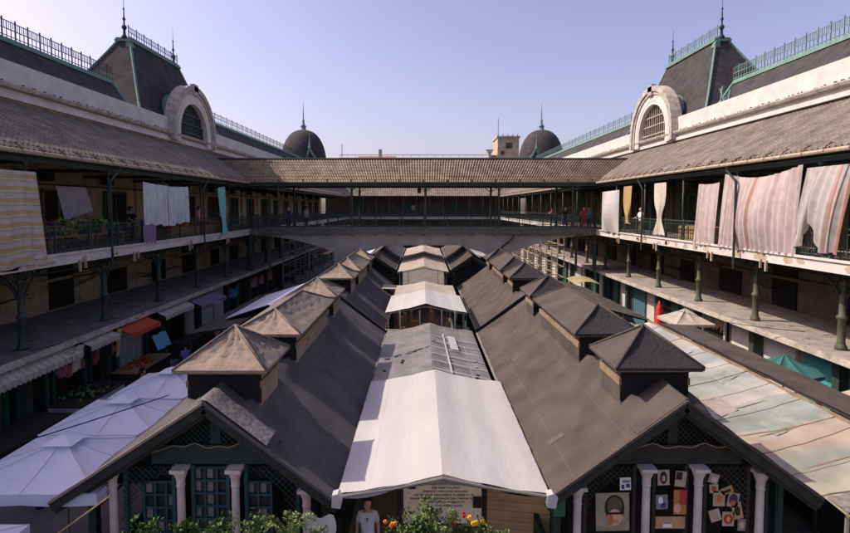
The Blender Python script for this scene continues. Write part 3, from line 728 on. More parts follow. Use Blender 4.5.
# concrete pier with haunches
def haunch(x0, x1, zc0, zc1, n=8):
    pts = []
    for i in range(n+1):
        t = i/n; pts.append((x0+(x1-x0)*t, zc0 + (zc1-zc0)*t**2.0))
    return pts
m = MB()
poly = [(-13.9, 6.42), (13.9, 6.42)] + [(x, z) for x, z in haunch(13.9, 7.2, 6.3, 4.95)] + [(7.2, 0), (5.15, 0), (5.15, 4.3), (3.7, 5.35), (3.0, 5.5), (-3.0, 5.5), (-3.7, 5.35), (-5.15, 4.3), (-5.15, 0), (-7.2, 0)] + [(x, z) for x, z in haunch(-13.9, -7.2, 6.3, 4.95)][::-1]
m.prism(poly, 'y', 41.15, 45.85); m.build('concrete_arch', 'concrete', fb)
m = MB(); m.tube([(7.3, 40.85, 6.4), (7.2, 40.9, 6.1), (6.2, 41.05, 5.2), (6.1, 41.05, 4.9), (6.1, 41.05, 1)], .07, 6); m.build('downpipe', 'iron_dark', fb)
# bridge abutment hidden trusses
m = MB()
for s in (-1, 1):
    m.bar((s*13.9, 41.2, 3.4), (s*13.9, 41.2, 6.4), .25); m.bar((s*12.4, 41.2, 3.4), (s*12.4, 41.2, 6.3), .16); iron_spandrel(m, s*13.9, 41.1, 4.9, 6.35, -s*1.4, s)
build_each(m, 'iron_prop', 'iron_green', fb, 4)

# ================================================================== MARKET PAVILIONS
def lat(m, x0, x1, z0, z1, y, step=.16, w=.022, clip=None):
    """diagonal lattice clipped by predicate"""
    H = z1 - z0
    for d in (1, -1):
        u = x0 - H
        while u < x1 + H:
            # walk along the diagonal, keep segments inside
            pts = []; n = 26; run = None
            for i in range(n+1):
                t = i/n; x = u + d*H*t + (H if d < 0 else 0); z = z0 + H*t
                ins = x0 <= x <= x1 and (clip is None or clip(x, z))
                if ins and run is None: run = (x, z)
                if (not ins or i == n) and run is not None:
                    if abs(x-run[0]) > .02: m.bar((run[0], y + (.012 if d > 0 else -.012), run[1]), (x, y + (.012 if d > 0 else -.012), z), w, .012, up=(0, 1, 0))
                    run = None
            u += step

def lantern(parent, cx, y0, y1, zb, zr, hw, mats, side, crumple=0.0, body=('batten', 'void_interior')):
    """raised roof light: body + hipped roof (front cloth may differ)"""
    front, sides = mats
    hip = min(hw*1.0, (y1-y0)/2)
    a, b = y0 + hip, y1 - hip
    if b < a + .02: a = b = (y0+y1)/2
    rr = random.Random(int(y0*100 + side*7))
    def cw(p, q, r, w=None, n=10):
        """crumpled triangle/quad surface fn"""
        return
    body_m = MB(); bw = hw - .22
    body_m.box(cx-bw, cx+bw, y0+.28, y1-.28, 4.1, zb-.005)
    lo = body_m.build('lantern', 'felt' if side > 0 else 'felt_edge', parent)
    dk = MB()
    dk.box(cx-bw-.02, cx+bw+.02, y0+.255, y0+.28, 4.5, zb-.12)
    dk.build('louvre_gap', 'dark', lo)
    bt = MB()
    for sx in (-1, 1):
        bt.box(cx+sx*(hw-.06), cx+sx*(hw-.01), y0+.03, y1-.03, zb-.07, zb-.01)
        bt.box(cx+sx*(bw+.0), cx+sx*(bw+.05), y0+.25, y1-.25, zb-.45, zb-.3)
    bt.box(cx-hw+.02, cx+hw-.02, y0+.03, y0+.09, zb-.09, zb-.01)
    bt.build('batten', 'batten', lo)
    c = [Vector((cx-hw, y0, zb)), Vector((cx+hw, y0, zb)), Vector((cx+hw, y1, zb)), Vector((cx-hw, y1, zb)), Vector((cx, a, zr)), Vector((cx, b, zr))]
    quads = [(c[0], c[1], c[4], c[4], 0), (c[1], c[2], c[5], c[4], 1), (c[2], c[3], c[5], c[5], 1), (c[3], c[0], c[4], c[5], 1)]
    rf = MB()
    for p0, p1, p2, p3, mi in quads:
        rf.cur = mi; nrm = (p1-p0).cross(p3-p0).normalized()
        nn = 12
        ph = rr.uniform(0, 6)
        def fn(u, v, p0=p0, p1=p1, p2=p2, p3=p3, nrm=nrm, ph=ph):
            p = (p0*(1-u)+p1*u)*(1-v) + (p3*(1-u)+p2*u)*v
            e = min(1, min(u, 1-u)*6) * min(1, min(v, 1-v)*6)
            w = math.sin(u*17+v*9+ph) * math.sin(v*13-u*7+ph*2) + .6*math.sin(u*31-v*23+ph) 
            return p + nrm*(crumple*w*e - .05*math.sin(PI*v)*e)
        rf.grid(fn, nn, nn)
    rf.cur = 1
    drop = Vector((0, 0, -.06))   # hanging hem
    k = c[:4]
    for i in range(4):
        rf.cur = 0 if i == 0 else 1
        rf.add([k[i], k[(i+1)%4], k[(i+1)%4]+drop, k[i]+drop], [(3,2,1,0)])
    rf.cur = 1
    rf.add([v + Vector((0,0,-.06)) for v in k], [(0,3,2,1)])
    r_ = rf.build('lantern_roof', [front, sides], lo, True)
    for p in r_.data.polygons: p.use_smooth = len(p.vertices) == 4 and p.area < .2
    hp = MB()
    for i, j in ((0, 4), (1, 4), (2, 5), (3, 5)): hp.tube([c[i]+Vector((0,0,.0)), c[j]+Vector((0,0,.015))], .03, 5)
    if (c[5]-c[4]).length > .1: hp.tube([c[4], c[5]], .035, 5)
    hp.build('hip_seam', sides, lo, True)

def market_block(side, y0, y1, xr, xe0, xe1, zr, ze, lab, lanterns, front_full=True, felt=None, ltm=('felt_black', 'felt'), crump=.012):
    """ridge at xr, eaves xe0 < xe1"""
    felt = 'felt' if side > 0 else 'felt_shade_side'; gm = 'gable_brown' if side > 0 else 'gable_green'
    p = thing('market_pavilion', lab, 'market hall', (xr, (y0+y1)/2, 0), 'felt-roofed market pavilions')
    t = .07
    dx = xe1 - xr
    def slope_fn(xa, xb):
        def fn(u, v):
            # small sagging and seams
            x = xa + (xb-xa)*u; z = zr + (ze-zr)*u - .05*math.sin(PI*u)
            y = y0 + (y1-y0)*v
            z += .012*math.sin(y*2.1+x*1.3) + .01*math.sin(y*5.3)
            if lanterns:
                for (la, lb) in lanterns:
                    # felt pulled up round the lantern foot
                    if u < .34:
                        d = max(la+.0-y, y-lb-.0, 0)
                        z += .3*max(0, 1-abs(u-.26)/.26)**1.3*math.exp(-(d/.22)**2) if u > .2 else .12*math.exp(-(d/.22)**2)
            return (x, y, z)
        return fn
    m = MB(); ny = max(4, int((y1-y0)*5))
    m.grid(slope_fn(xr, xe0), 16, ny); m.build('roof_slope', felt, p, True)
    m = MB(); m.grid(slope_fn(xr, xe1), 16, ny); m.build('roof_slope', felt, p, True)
    # soffit and verge boards
    m = MB()
    for xe in (xe0, xe1):
        m.slabq((xr, y0+.02, zr-.13), (xe, y0+.02, ze-.09), (xe, y1-.02, ze-.09), (xr, y1-.02, zr-.13), .04) if xe > xr else m.slabq((xe, y0+.02, ze-.09), (xr, y0+.02, zr-.13), (xr, y1-.02, zr-.13), (xe, y1-.02, ze-.09), .04)
    m.build('soffit', 'dark_brown', p)
    for xe in (xe0, xe1):
        m = MB(); d = Vector((xe-xr, 0, ze-zr)).normalized()
        m.bar(Vector((xr, y0-.02, zr-.1)), Vector((xe, y0-.02, ze-.1)), .07, .2, up=(0,0,1)); m.bar(Vector((xr, y0+.09, zr-.24)), Vector((xe, y0+.09, ze-.24)), .08, .14)
        m.build('bargeboard', 'bargeboard', p)
        m = MB(); m.bar(Vector((xr, y0-.05, zr+.015)), Vector((xe, y0-.05, ze+.015)), .09, .05); m.build('verge_strip', 'felt_edge' if side < 0 and xe < xr else felt, p)  # left outer verge gets a paler tan, sunlight painted on that edge
        m = MB(); m.tube([(xe, y0, ze-.03), (xe, y1, ze-.03)], .05, 6); m.build('gutter', 'pipe_grey', p)
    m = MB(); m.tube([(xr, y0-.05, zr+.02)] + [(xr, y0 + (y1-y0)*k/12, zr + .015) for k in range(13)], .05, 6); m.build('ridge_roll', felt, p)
    # walls
    yg = y0 + .5
    m = MB(); wi = .35
    for x in (xe0+wi, xe1-wi): m.box(x-.06, x+.06, yg+.1, y1-.3, 0, 1.1); m.box(x-.05, x+.05, yg+.1, y1-.3, 2.3, ze-.02)
    n = int((y1-y0)/1.9)
    for x in (xe0+wi, xe1-wi):
        for k in range(n+1): yy = yg+.2 + (y1-yg-.6)*k/n; m.box(x-.08, x+.08, yy-.08, yy+.08, 0, ze)
    m.build('side_wall', 'gable_green', p)
    m = MB(); m.box(xe0+.9, xe1-.9, yg+1.2, y1-1, 0, ze-.05); m.build('inner_stalls', 'void_interior', p)
    # gable end boards (back)
    m = MB(); m.prism([(xe0+wi, 0), (xe1-wi, 0), (xe1-wi, ze), (xr, zr-.25), (xe0+wi, ze)], 'y', y1-.3, y1-.25); m.build('rear_gable', 'bargeboard', p)
    zh0, zh1 = 3.36, 3.78
    sl = (zr-ze)/(xe1-xr)
    top = lambda x: zr - .32 - abs(x-xr)*sl
    if not front_full:
        m = MB(); m.prism([(xe0+wi, 0), (xe1-wi, 0), (xe1-wi, ze), (xr, zr-.25), (xe0+wi, ze)], 'y', yg, yg+.05); m.build('front_gable', 'bargeboard', p)
        m = MB(); lat(m, xe0+.4, xe1-.4, ze, zr-.3, yg-.03, .2, .02, lambda x, z: z < top(x)); m.build('lattice', 'gable_green', p)
    else:
        m = MB(); m.prism([(xe0+wi, 2.9), (xe1-wi, 2.9), (xe1-wi, ze), (xr, zr-.25), (xe0+wi, ze)], 'y', yg+.12, yg+.14); m.build('gable_backing', 'dark', p)
        m = MB(); lat(m, xe0+.3, xe1-.3, zh1, zr-.35, yg, .115, .02, lambda x, z: z < top(x)); m.build('gable_lattice', gm, p)
        hx = (zr-.3-zh1)/sl
        m = MB(); m.box(xr-hx-.3, xr+hx+.3, yg-.04, yg+.1, zh0+.04, zh1); m.box(xr-hx-.3, xr+hx+.3, yg-.08, yg+.12, zh1-.05, zh1+.03)
        m.box(xr-.1, xr+.1, yg-.03, yg+.03, zh1, zr-.4); m.build('header_beam', gm, p)
        m = MB(); pts = [(xr-hx+.05 + (2*hx-.1)*k/20, yg-.1, zh1+.02 + .03*math.sin(k*1.3) - .03*math.cos(k*.6)) for k in range(21)]; pts = [(xe0+.8, yg-.1, 3.35)] + pts + [(xe1-.8, yg-.1, 3.35)]
        m.tube(pts, .014, 5); m.build('rope', 'rope', p)
        return p, yg, zh0, zh1, sl
    return p, yg, zh0, zh1, sl

# lanterns list
L1 = [(10.35, 12.05), (13.2, 18.3), (18.85, 20.75)]
L2 = [(23.7, 25.6), (26.6, 31.2), (32.2, 34.1)]
pl, yg, zh0, zh1, sl = market_block(-1, 9.6, 22.75, -4.2, -7.2, -1.68, 4.85, 2.9, 'near shaded market pavilion with tan tarpaulin lanterns and a green lattice gable', L1)
for i, (a, b) in enumerate(L1): lantern(pl, -4.16, a - (.12 if i == 0 else 0), b, 5.27, (5.98, 5.74, 5.84)[i], .97, ('lantern_tarp', 'lantern_side_shade'), -1, .034)
pr_, yg, zh0, zh1, sl = market_block(1, 9.6, 22.6, 5.05, 2.42, 7.72, 4.88, 2.96, 'near sunlit market pavilion with black-fronted lanterns and posters behind its columns', L1)
for i, (a, b) in enumerate(L1): lantern(pr_, 4.9, a, b, 5.28, (5.98, 5.88, 5.95)[i], .92, ('felt_black', 'felt'), 1, .006 if i == 0 else .012)
pl2, *_ = market_block(-1, 23.2, 35.8, -4.2, -7.1, -1.75, 4.85, 2.95, 'second market pavilion on the shaded side, ending before the footbridge', L2, False)
for i, (a, b) in enumerate(L2): lantern(pl2, -4.12, a, b, 5.28, 5.86, .9, ('lantern_tarp', 'lantern_side_shade'), -1, .02)
pr2, *_ = market_block(1, 23.1, 35.8, 5.0, 2.45, 7.6, 4.85, 2.98, 'second market pavilion on the sunny side, ending before the footbridge', L2, False)
for i, (a, b) in enumerate(L2): lantern(pr2, 4.95, a, b, 5.28, 5.92, .9, ('felt_black', 'felt'), 1, .01)
market_block(-1, 36.3, 56, -3.45, -4.95, -1.95, 5.1, 4.1, 'narrow gabled felt roof in the shade passing under the footbridge arch', [], False)
market_block(1, 36.3, 56, 3.5, 2.02, 5.0, 5.1, 4.1, 'narrow gabled felt roof in the sun passing under the footbridge arch', [], False)

# ---- plastic wrap patches at the left gable apex and right ridge
m = MB()
def wrap(u, v):
    x = -4.35 + 1.35*u; z = 4.93 - max(0, x+4.2)*.775 - max(0, -4.2-x)*.68; return (x, 9.55 + .6*v, z + .03 + .02*math.sin(u*14+v*9)*math.sin(v*11))
m.grid(wrap, 12, 8, .01); m.build('plastic_patch', 'plastic_wrap', pl, True)
m = MB()
def wrap2(u, v):
    x = 4.1 + 1.1*u; z = 4.92 - max(0, 5.05-x)*.73 - max(0, x-5.05)*.73; return (x, 9.55 + .45*v, z + .02 + .02*math.sin(u*9+v*7)*math.sin(v*8))
m.grid(wrap2, 10, 6, .01); m.build('felt_patch', 'felt', pr_, True)
rr = random.Random(41)
for q in range(6):   # overlapped felt patches and old repairs
    side_ = 1 if q % 2 else -1; par_ = pr_ if side_ > 0 else pl
    yy = rr.uniform(10.5, 21.5); u0 = rr.uniform(.4, .8); wy = rr.uniform(.2, .5); wu = rr.uniform(.06, .14)
    xr_, xe_, zr_, ze_ = (5.05, 2.42, 4.88, 2.96) if side_ > 0 else (-4.2, -1.68, 4.85, 2.9)
    def pf_(u, v):
        uu = u0+wu*u; y = yy+wy*v; x = xr_+(xe_-xr_)*uu
        return (x, y, zr_+(ze_-zr_)*uu-.05*math.sin(PI*uu)+.012*math.sin(y*2.1+x*1.3)+.01*math.sin(y*5.3)+.012)
    m = MB(); m.grid(pf_, 4, 4, 0); m.build('felt_repair', 'felt_patch' if q % 3 else 'felt_edge_dark', par_, True)
for px, s_ in ((pl, -1), (pr_, 1)):
    pass

# ---- gable fronts: columns, frames, windows, posters
def stone_column(parent, x, y, ztop, mat, w=.13):
    m = MB(); m.lathe([(w*1.15, 0), (w*1.15, .12), (w, .2), (w*.88, ztop-.4), (w*1.05, ztop-.36), (w*.95, ztop-.32), (w*1.0, ztop-.22), (w*1.6, ztop-.08), (w*1.7, ztop-.05)], (x, y, 0), 16)
    m.box(x-w*1.8, x+w*1.8, y-w*1.8, y+w*1.8, ztop-.05, ztop+.02)
    m.build('stone_column', mat, parent, False)
for x, zt in ((-6.25, 3.34), (-4.88, 3.36), (-3.78, 3.36), (-2.35, 2.95)): stone_column(pl, x, yg-.12, zt, 'pale_stone', .085)
for x, zt in ((3.12, 3.0), (4.5, 3.38), (5.55, 3.38), (6.8, 3.3)): stone_column(pr_, x, yg-.12, zt, 'column_pink', .085)
def bay_window(parent, x0, x1, y, ztop):
    m = MB(); m.box(x0, x1, y+.06, y+.08, .9, ztop); g_ = m.build('window', 'glass_dark', parent)
    m = MB(); n = max(2, int((x1-x0)/.19))
    for k in range(n+1): m.box(x0+(x1-x0)*k/n-.018, x0+(x1-x0)*k/n+.018, y, y+.05, .9, ztop)
    for k in range(9): m.box(x0, x1, y+.005, y+.045, ztop-.02-.27*k, ztop+.015-.27*k)
    m.build('glazing_bars', 'frame_teal', g_)
    m = MB(); rr = random.Random(int(x0*10))
    for k in range(n):
        for j in range(6):
            if rr.random() < .45:
                xa = x0+(x1-x0)*k/n+.03; m.box(xa, xa+.12, y+.045, y+.058, ztop-.24-.27*j, ztop-.05-.27*j)
    build_each(m, 'pane_card', 'paper_grey', g_)
bay_window(pl, -4.7, -3.95, yg, 3.3); bay_window(pl, -5.7, -5.02, yg, 3.0); bay_window(pl, -3.62, -3.1, yg, 3.0)
for a, b, c in ((-6.1, -5.0, 1), (-3.64, -2.5, -1)):
    m = MB(); cc = a if c > 0 else b
    lat(m, a, b, 2.2, 3.34, yg-.02, .13, .022, lambda x, z, cc=cc: (x-( -5.0 if cc < -5 else -3.64))**2/1.0 + (z-2.2)**2/1.1 > .9)
    m.build('spandrel_lattice', 'gable_green', pl)
m = MB(); lat(m, 3.25, 4.36, 2.2, 3.34, yg-.02, .12, .02, lambda x, z: (x-4.3)**2/1.1+(z-2.1)**2/1.2 > .9); m.build('spandrel_lattice', 'gable_brown', pr_); m = MB(); lat(m, 5.7, 6.65, 2.2, 3.34, yg-.02, .12, .02, lambda x, z: (x-5.7)**2/.8+(z-2.1)**2/1.2 > .9); m.build('spandrel_lattice', 'gable_brown', pr_)
for p_, xs in ((pl, (-6.05, -5.07, -4.68, -3.97, -3.6, -2.55)), (pr_, (3.3, 4.3, 4.7, 5.36, 5.74, 6.62, 7.0))):
    m = MB()
    for x in xs: m.box(x-.035, x+.035, yg-.03, yg+.07, 0, 3.36)
    m.build('door_post', 'frame_teal' if p_ is pl else 'gable_brown', p_)
# posters behind glass: pale sheets with printed shapes
def poster(x0, x1, z0, z1, sheet, prints, tilt=0, name='poster'):
    cx, cz = (x0+x1)/2, (z0+z1)/2; y = yg-.045
    ct, st = math.cos(tilt), math.sin(tilt)
    def tr(x, z): return (cx+(x-cx)*ct-(z-cz)*st, cz+(x-cx)*st+(z-cz)*ct)
    m = MB(); m.prism([tr(x0, z0), tr(x1, z0), tr(x1, z1), tr(x0, z1)], 'y', y, y+.008); o = m.build(name, sheet, pr_)
    k = 1
    for (kind, a, b, c, d, mat) in prints:
        m = MB(); yy = y - .003*k; k += 1
        if kind == 'o': poly = [tr(x0+(x1-x0)*(a+c*math.cos(t)), z0+(z1-z0)*(b+d*math.sin(t))) for t in [2*PI*i/18 for i in range(18)]]
        else: poly = [tr(x0+(x1-x0)*u, z0+(z1-z0)*v) for u, v in ((a, b), (c, b), (c, d), (a, d))]
        m.prism(poly, 'y', yy, yy+.002); m.build('print', mat, o)
poster(3.52, 4.2, 2.0, 2.8, 'poster_buff', [('o', .56, .62, .3, .33, 'dark_brown'), ('o', .56, .66, .22, .24, 'cloth_tan_dark'), ('o', .56, .36, .22, .22, 'skin'), ('r', .3, .44, .84, .5, 'dark_brown'), ('o', .57, .26, .1, .04, 'cloth_brown'), ('o', .44, .3, .08, .13, 'fruit_orange')], .03)
poster(4.0, 4.22, 2.86, 3.12, 'cloth_white', [('r', .12, .1, .4, .45, 'cloth_navy'), ('r', .55, .2, .9, .5, 'cloth_navy'), ('r', .2, .6, .9, .8, 'paper_grey')], .04)
poster(4.76, 5.0, 2.96, 3.28, 'paper', [('o', .5, .5, .3, .42, 'hair_dark'), ('o', .5, .45, .14, .2, 'paper')], .05)
poster(5.12, 5.34, 2.93, 3.25, 'paper', [('r', .05, .45, .6, .95, 'hair_dark'), ('o', .5, .2, .3, .12, 'cloth_tan')], -.1)
poster(4.74, 4.98, 2.46, 2.76, 'paper_grey', [('o', .4, .6, .2, .25, 'cloth_white'), ('r', .4, .1, .8, .4, 'cloth_navy')], .06)
poster(5.1, 5.36, 2.35, 2.86, 'fruit_orange', [('r', .45, .4, 1.0, 1.0, 'paper_red'), ('o', .3, .25, .3, .2, 'skin')], 0)
poster(4.74, 5.34, 2.05, 2.3, 'cloth_brown', [('o', .4, .75, .1, .18, 'cloth_yellow' if 'cloth_yellow' in MATS else 'paper'), ('r', .25, .1, .55, .4, 'cloth_white')], 0)
poster(5.8, 6.0, 3.0, 3.2, 'paper', [('r', .3, .2, .8, .7, 'cloth_cream')], -.3)
poster(5.82, 6.0, 2.8, 2.98, 'cloth_tan', [('o', .5, .5, .3, .3, 'fruit_red')], .1)
poster(5.9, 6.14, 2.52, 2.84, 'paper', [('o', .5, .5, .42, .42, 'cloth_brown'), ('o', .5, .5, .2, .25, 'fruit_orange')], .0)
poster(6.05, 6.3, 2.78, 2.92, 'cloth_brown', [('r', .2, .2, .8, .6, 'dark_brown')], .4)
poster(6.2, 6.42, 2.5, 2.8, 'paper', [('o', .5, .55, .4, .4, 'fruit_purple'), ('o', .5, .3, .25, .2, 'fruit_orange')], -.2)
poster(5.84, 6.06, 2.2, 2.45, 'cloth_tan', [('o', .5, .5, .35, .35, 'paper')], .3)
poster(6.1, 6.34, 2.1, 2.4, 'paper', [('o', .5, .5, .4, .35, 'fruit_red'), ('o', .5, .5, .15, .2, 'skin')], 0)
poster(6.3, 6.5, 2.25, 2.6, 'cloth_brown', [('o', .5, .5, .3, .3, 'dark_brown')], .2)
poster(6.42, 6.58, 2.0, 2.25, 'paper_grey', [('o', .5, .5, .3, .3, 'skin')], 0)

# ================================================================== AISLE CANOPIES
def canopy(lab, y0, y1, xl, xr, xc, ze, zr, mat, posts=True, sag=.05, frills=False, ze1=None, zr1=None, cat='canopy', wr=.01):
    c = thing('aisle_canopy', lab, cat, (xc, (y0+y1)/2, 0), 'sheet canopies over the aisle')
    ze1 = ze1 if ze1 is not None else ze; zr1 = zr1 if zr1 is not None else zr
    def fn(side):
        def f(u, v):
            x = xc + ((xl if side < 0 else xr)-xc)*u
            zA = zr + (zr1-zr)*v; zB = ze + (ze1-ze)*v
            z = zA + (zB-zA)*u - sag*math.sin(PI*u) + wr*math.sin(v*(y1-y0)*2.3+u*3+side)*math.sin(PI*u) + wr*.6*math.sin(u*15+side) + .02*math.exp(-u*0)*max(0, u-.7)/.3*math.sin(v*(y1-y0)*7.5)
            return (x, y0+(y1-y0)*v, z)
        return f
    m = MB(); m.grid(fn(-1), 16, 20, .0); m.build('sheet', mat, c, True)
    m = MB(); m.grid(fn(1), 16, 20, .0); m.build('sheet', mat, c, True)
    for q in (.34, .7):
        for sd_ in (-1, 1):
            f_ = fn(sd_); m = MB(); m.tube([tuple(Vector(f_(q, t/10))+Vector((0, 0, -.001))) for t in range(11)], .005, 4); m.build('sheet_seam', 'cloth_seam', c)
    m = MB()   # frame tubes
    for yy, za, zb in ((y0+.04, zr, ze), (y1-.04, zr1, ze1), ((y0+y1)/2, (zr+zr1)/2, (ze+ze1)/2)):
        m.tube([(xl, yy, zb-.09), (xc, yy, za-.16), (xr, yy, zb-.09)], .025, 6)
    m.tube([(xl, y0, ze-.04), (xl, y1, ze1-.04)], .025, 6); m.tube([(xr, y0, ze-.04), (xr, y1, ze1-.04)], .025, 6)
    m.build('frame', 'pipe_grey', c)
    if posts:
        for x in (xl+.15, xr-.15):
            for yy in (y0+.1, y1-.1):
                m = MB(); m.tube([(x, yy, 0), (x, yy, ze-.05)], .03, 6); m.build('post', 'pipe_grey', c)
    return c
c1 = canopy('smooth bright white canopy over the aisle entrance, first of the row', 9.55, 15.9, -1.64, 2.44, .37, 3.08, 3.46, 'canopy_white', False, .05, wr=.016)
# rolled hem on the front edge
m = MB(); m.tube([(-1.66, 9.5, 3.04), (-.6, 9.5, 3.2), (.37, 9.5, 3.41), (1.4, 9.5, 3.2), (2.46, 9.5, 3.04)], .028, 6)
for a, b in (((-1.7, 3.06), (.37, 3.45)),):
    pass
m.build('front_hem', 'paper_grey', c1)
m = MB(); m.grid(lambda u, v: (-1.62+1.3*u, 9.5, 3.06+.25*u-.13*v*math.sin(PI*(u*.9+.08))), 10, 3, .01); m.build('hanging_flap', 'grey_board', c1); m = MB(); m.grid(lambda u, v: (1.1+1.3*u, 9.5, 3.3-.25*u-.09*v*math.sin(PI*u)), 10, 3, .01); m.build('hanging_flap', 'grey_board', c1)
for x in (-1.66, 2.46):
    m = MB(); m.prism([(x-.09, 2.86), (x+.08, 2.84), (x+.12, 3.05), (x+.03, 3.13), (x-.08, 3.1)], 'y', 9.44, 9.62); m.build('corner_wrap', 'canopy_white', c1)
c2 = canopy('grey patched plastic canopy with torn strips, behind the smooth white one', 15.85, 22.7, -1.6, 2.2, .3, 3.02, 3.4, 'canopy_grey', True, .05, wr=.02)
m = MB(); rr = random.Random(5)
for k in range(6):
    yy = 16.2+.85*k; m.slabq((.3, yy, 3.43), (2.2, yy-.1, 3.05), (2.2, yy-.05, 3.05), (.3, yy+.05, 3.43), .004)
m.slabq((.9, 16, 3.31), (.96, 16, 3.3), (.85, 21, 3.31), (.79, 21, 3.32), .006)
m.slabq((1.05, 18.9, 3.28), (1.35, 18.9, 3.22), (1.3, 20.8, 3.23), (1.0, 20.8, 3.29), .006)
m.build('tape_strip', 'canopy_white', c2)
m = MB()
for k in range(26):
    x = rr.uniform(-1.4, .2) if k < 20 else rr.uniform(.3, 2.0); yy = 18.6 + .35*(x+.5) + rr.uniform(-.05, .05) if k < 20 else rr.uniform(16.5, 21)
    z = 3.4 - abs(x-.3)*.2 + .0; m.slabq((x, yy, z), (x+.16, yy+.02, z+.02), (x+.16, yy+.07, z+.02), (x, yy+.06, z), .006)
for x, yy in ((-.75, 17.6), (-.72, 17.8), (1.75, 16.2), (1.8, 16.5), (1.85, 17.2), (-1.3, 17.0)): m.ball((x, yy, 3.38-abs(x-.3)*.2), .07, 6, 4, .3)
build_each(m, 'torn_strip', 'felt_black', c2)
c3 = canopy('white canopy raised on poles beyond the dark gap in the aisle', 23.0, 27.8, -1.72, 2.0, .12, 3.8, 4.22, 'canopy_white', True, .04, ze1=3.75, zr1=4.1)
m = MB()
for x in (-1.0, -.1, .9, 1.5): m.tube([(x, 23.0, 1.0), (x-.05, 23.0, 3.9)], .03, 6)
m.tube([(-1.7, 23, 3.0), (2.0, 23, 3.0)], .03, 6)
m.build('pole', 'canopy_white', c3)
canopy('tan stained canopy sloping away behind the raised white one', 27.9, 31.4, -1.6, 1.85, .12, 3.72, 4.02, 'canopy_cream', True, .05)
canopy('cream canopy running in under the footbridge arch', 34.4, 54, -1.72, 1.75, .08, 4.2, 4.62, 'canopy_cream', True, .03)
m = MB(); m.slabq((-2.9, 31.5, 3.55), (-1.5, 31.5, 3.5), (-1.5, 33, 3.5), (-2.9, 33, 3.6), .02); tag(m.build('awning_sheet', 'canopy_cream'), 'small cream sheet spanning the shaded pavilion edge near the far aisle canopy', 'awning')
# interior of the dark gap: stall clutter
m = MB(); rr = random.Random(9)
for k in range(30): m.box(x0 := rr.uniform(-1.4, 1.6), x0+rr.uniform(.1, .4), (yy := rr.uniform(23.4, 30)), yy+.3, 0, rr.uniform(1.5, 3.2))
tag(m.build('stacked_crates', 'crate'), 'brown crates piled in the dark gap below the raised white canopy', 'crates')

# canopies beside the far narrow roofs
m = MB(); m.slabq((3.75, 35.4, 5.3), (4.75, 35.0, 5.0), (4.75, 40.9, 5.0), (3.75, 40.9, 5.3), .03)
tag(m.build('awning_sheet', 'canopy_white'), 'bright white sheet awning beside the far narrow roof on the sunny side', 'awning')
m = MB(); m.slabq((-4.75, 35.0, 5.0), (-3.75, 35.4, 5.3), (-3.75, 40.9, 5.3), (-4.75, 40.9, 5.0), .03)
tag(m.build('awning_sheet', 'umbrella_shade_blue'), 'white sheet awning, tinted shade-blue, beside the far narrow roof on the shaded side', 'awning')

# ================================================================== RIGHT SIDE STREET ROOFS
pc = thing('patchwork_canopy', 'patched plastic and canvas canopy beside the sunlit pavilion', 'canopy', (9, 14, 0))
m = MB()
def pf(u, v):
    y = 9.0 + 13.5*u; x = 7.7 + 2.35*v
    # panels sag between battens, slightly irregular
    ph = (u*9) % 1
    return (x, y, 3.0 + .48*v + .06*math.sin(PI*ph)*0.6 + .008*math.sin(u*40+v*6)*math.sin(v*5) - .05*math.sin(PI*v))
m.grid(pf, 90, 14, .0); m.build('sheet', 'patchwork', pc, True)
rr = random.Random(17)
for k, uu in enumerate((.04, .1, .165, .235, .3, .39, .47, .56, .66, .78, .9)):
    sk = rr.uniform(-.012, .03)
    m = MB(); m.tube([tuple(Vector(pf(min(1, uu+sk*q/12+.001*math.sin(q*1.7+k)), q/12))+Vector((0,0,.004))) for q in range(13)], .011 if k % 3 else .018, 5)
    m.build('sheet_seam', 'batten_pale' if k % 2 else 'felt_seam', pc, True)
for k in range(9):
    ua = rr.uniform(.02, .8); va = rr.uniform(.05, .6); du = rr.uniform(.03, .09); dv = rr.uniform(.2, .38)
    m = MB(); m.grid(lambda u, v: tuple(Vector(pf(ua+du*u+.02*v, va+dv*v))+Vector((0,0,.012+.012*math.sin(u*13+v*7+k)))), 12, 8); m.build('plastic_sheet', ('plastic_green', 'plastic_pink', 'plastic_clear')[k % 3], pc, True)
m = MB()
for y in (9.0, 10.5, 12, 13.5, 15.2, 17, 18.9, 20.7): m.bar((7.75, y, 2.97), (10.05, y+.25, 3.45), .04, .02)
build_each(m, 'batten', 'batten', pc)
m = MB(); m.bar((10.1, 8.9, 3.5), (10.1, 22.6, 3.52), .12, .05); m.bar((7.7, 8.95, 2.98), (10.1, 8.95, 3.46), .06, .05); m.build('edge_board', 'batten', pc)
m = MB(); m.grid(lambda u, v: (7.72+.9*u, 8.96+.5*v, 3.06+.18*u+.03*math.sin(u*20)*math.sin(v*9)), 14, 8); m.build('plastic_corner', 'plastic_wrap', pc, True)
for x in (8.0, 9.9):
    for y in (9.3, 15, 22):
        m = MB(); m.tube([(x, y, 0), (x, y, 3.0 if x < 9 else 3.4)], .04, 6); m.build('post', 'pipe_grey', pc)
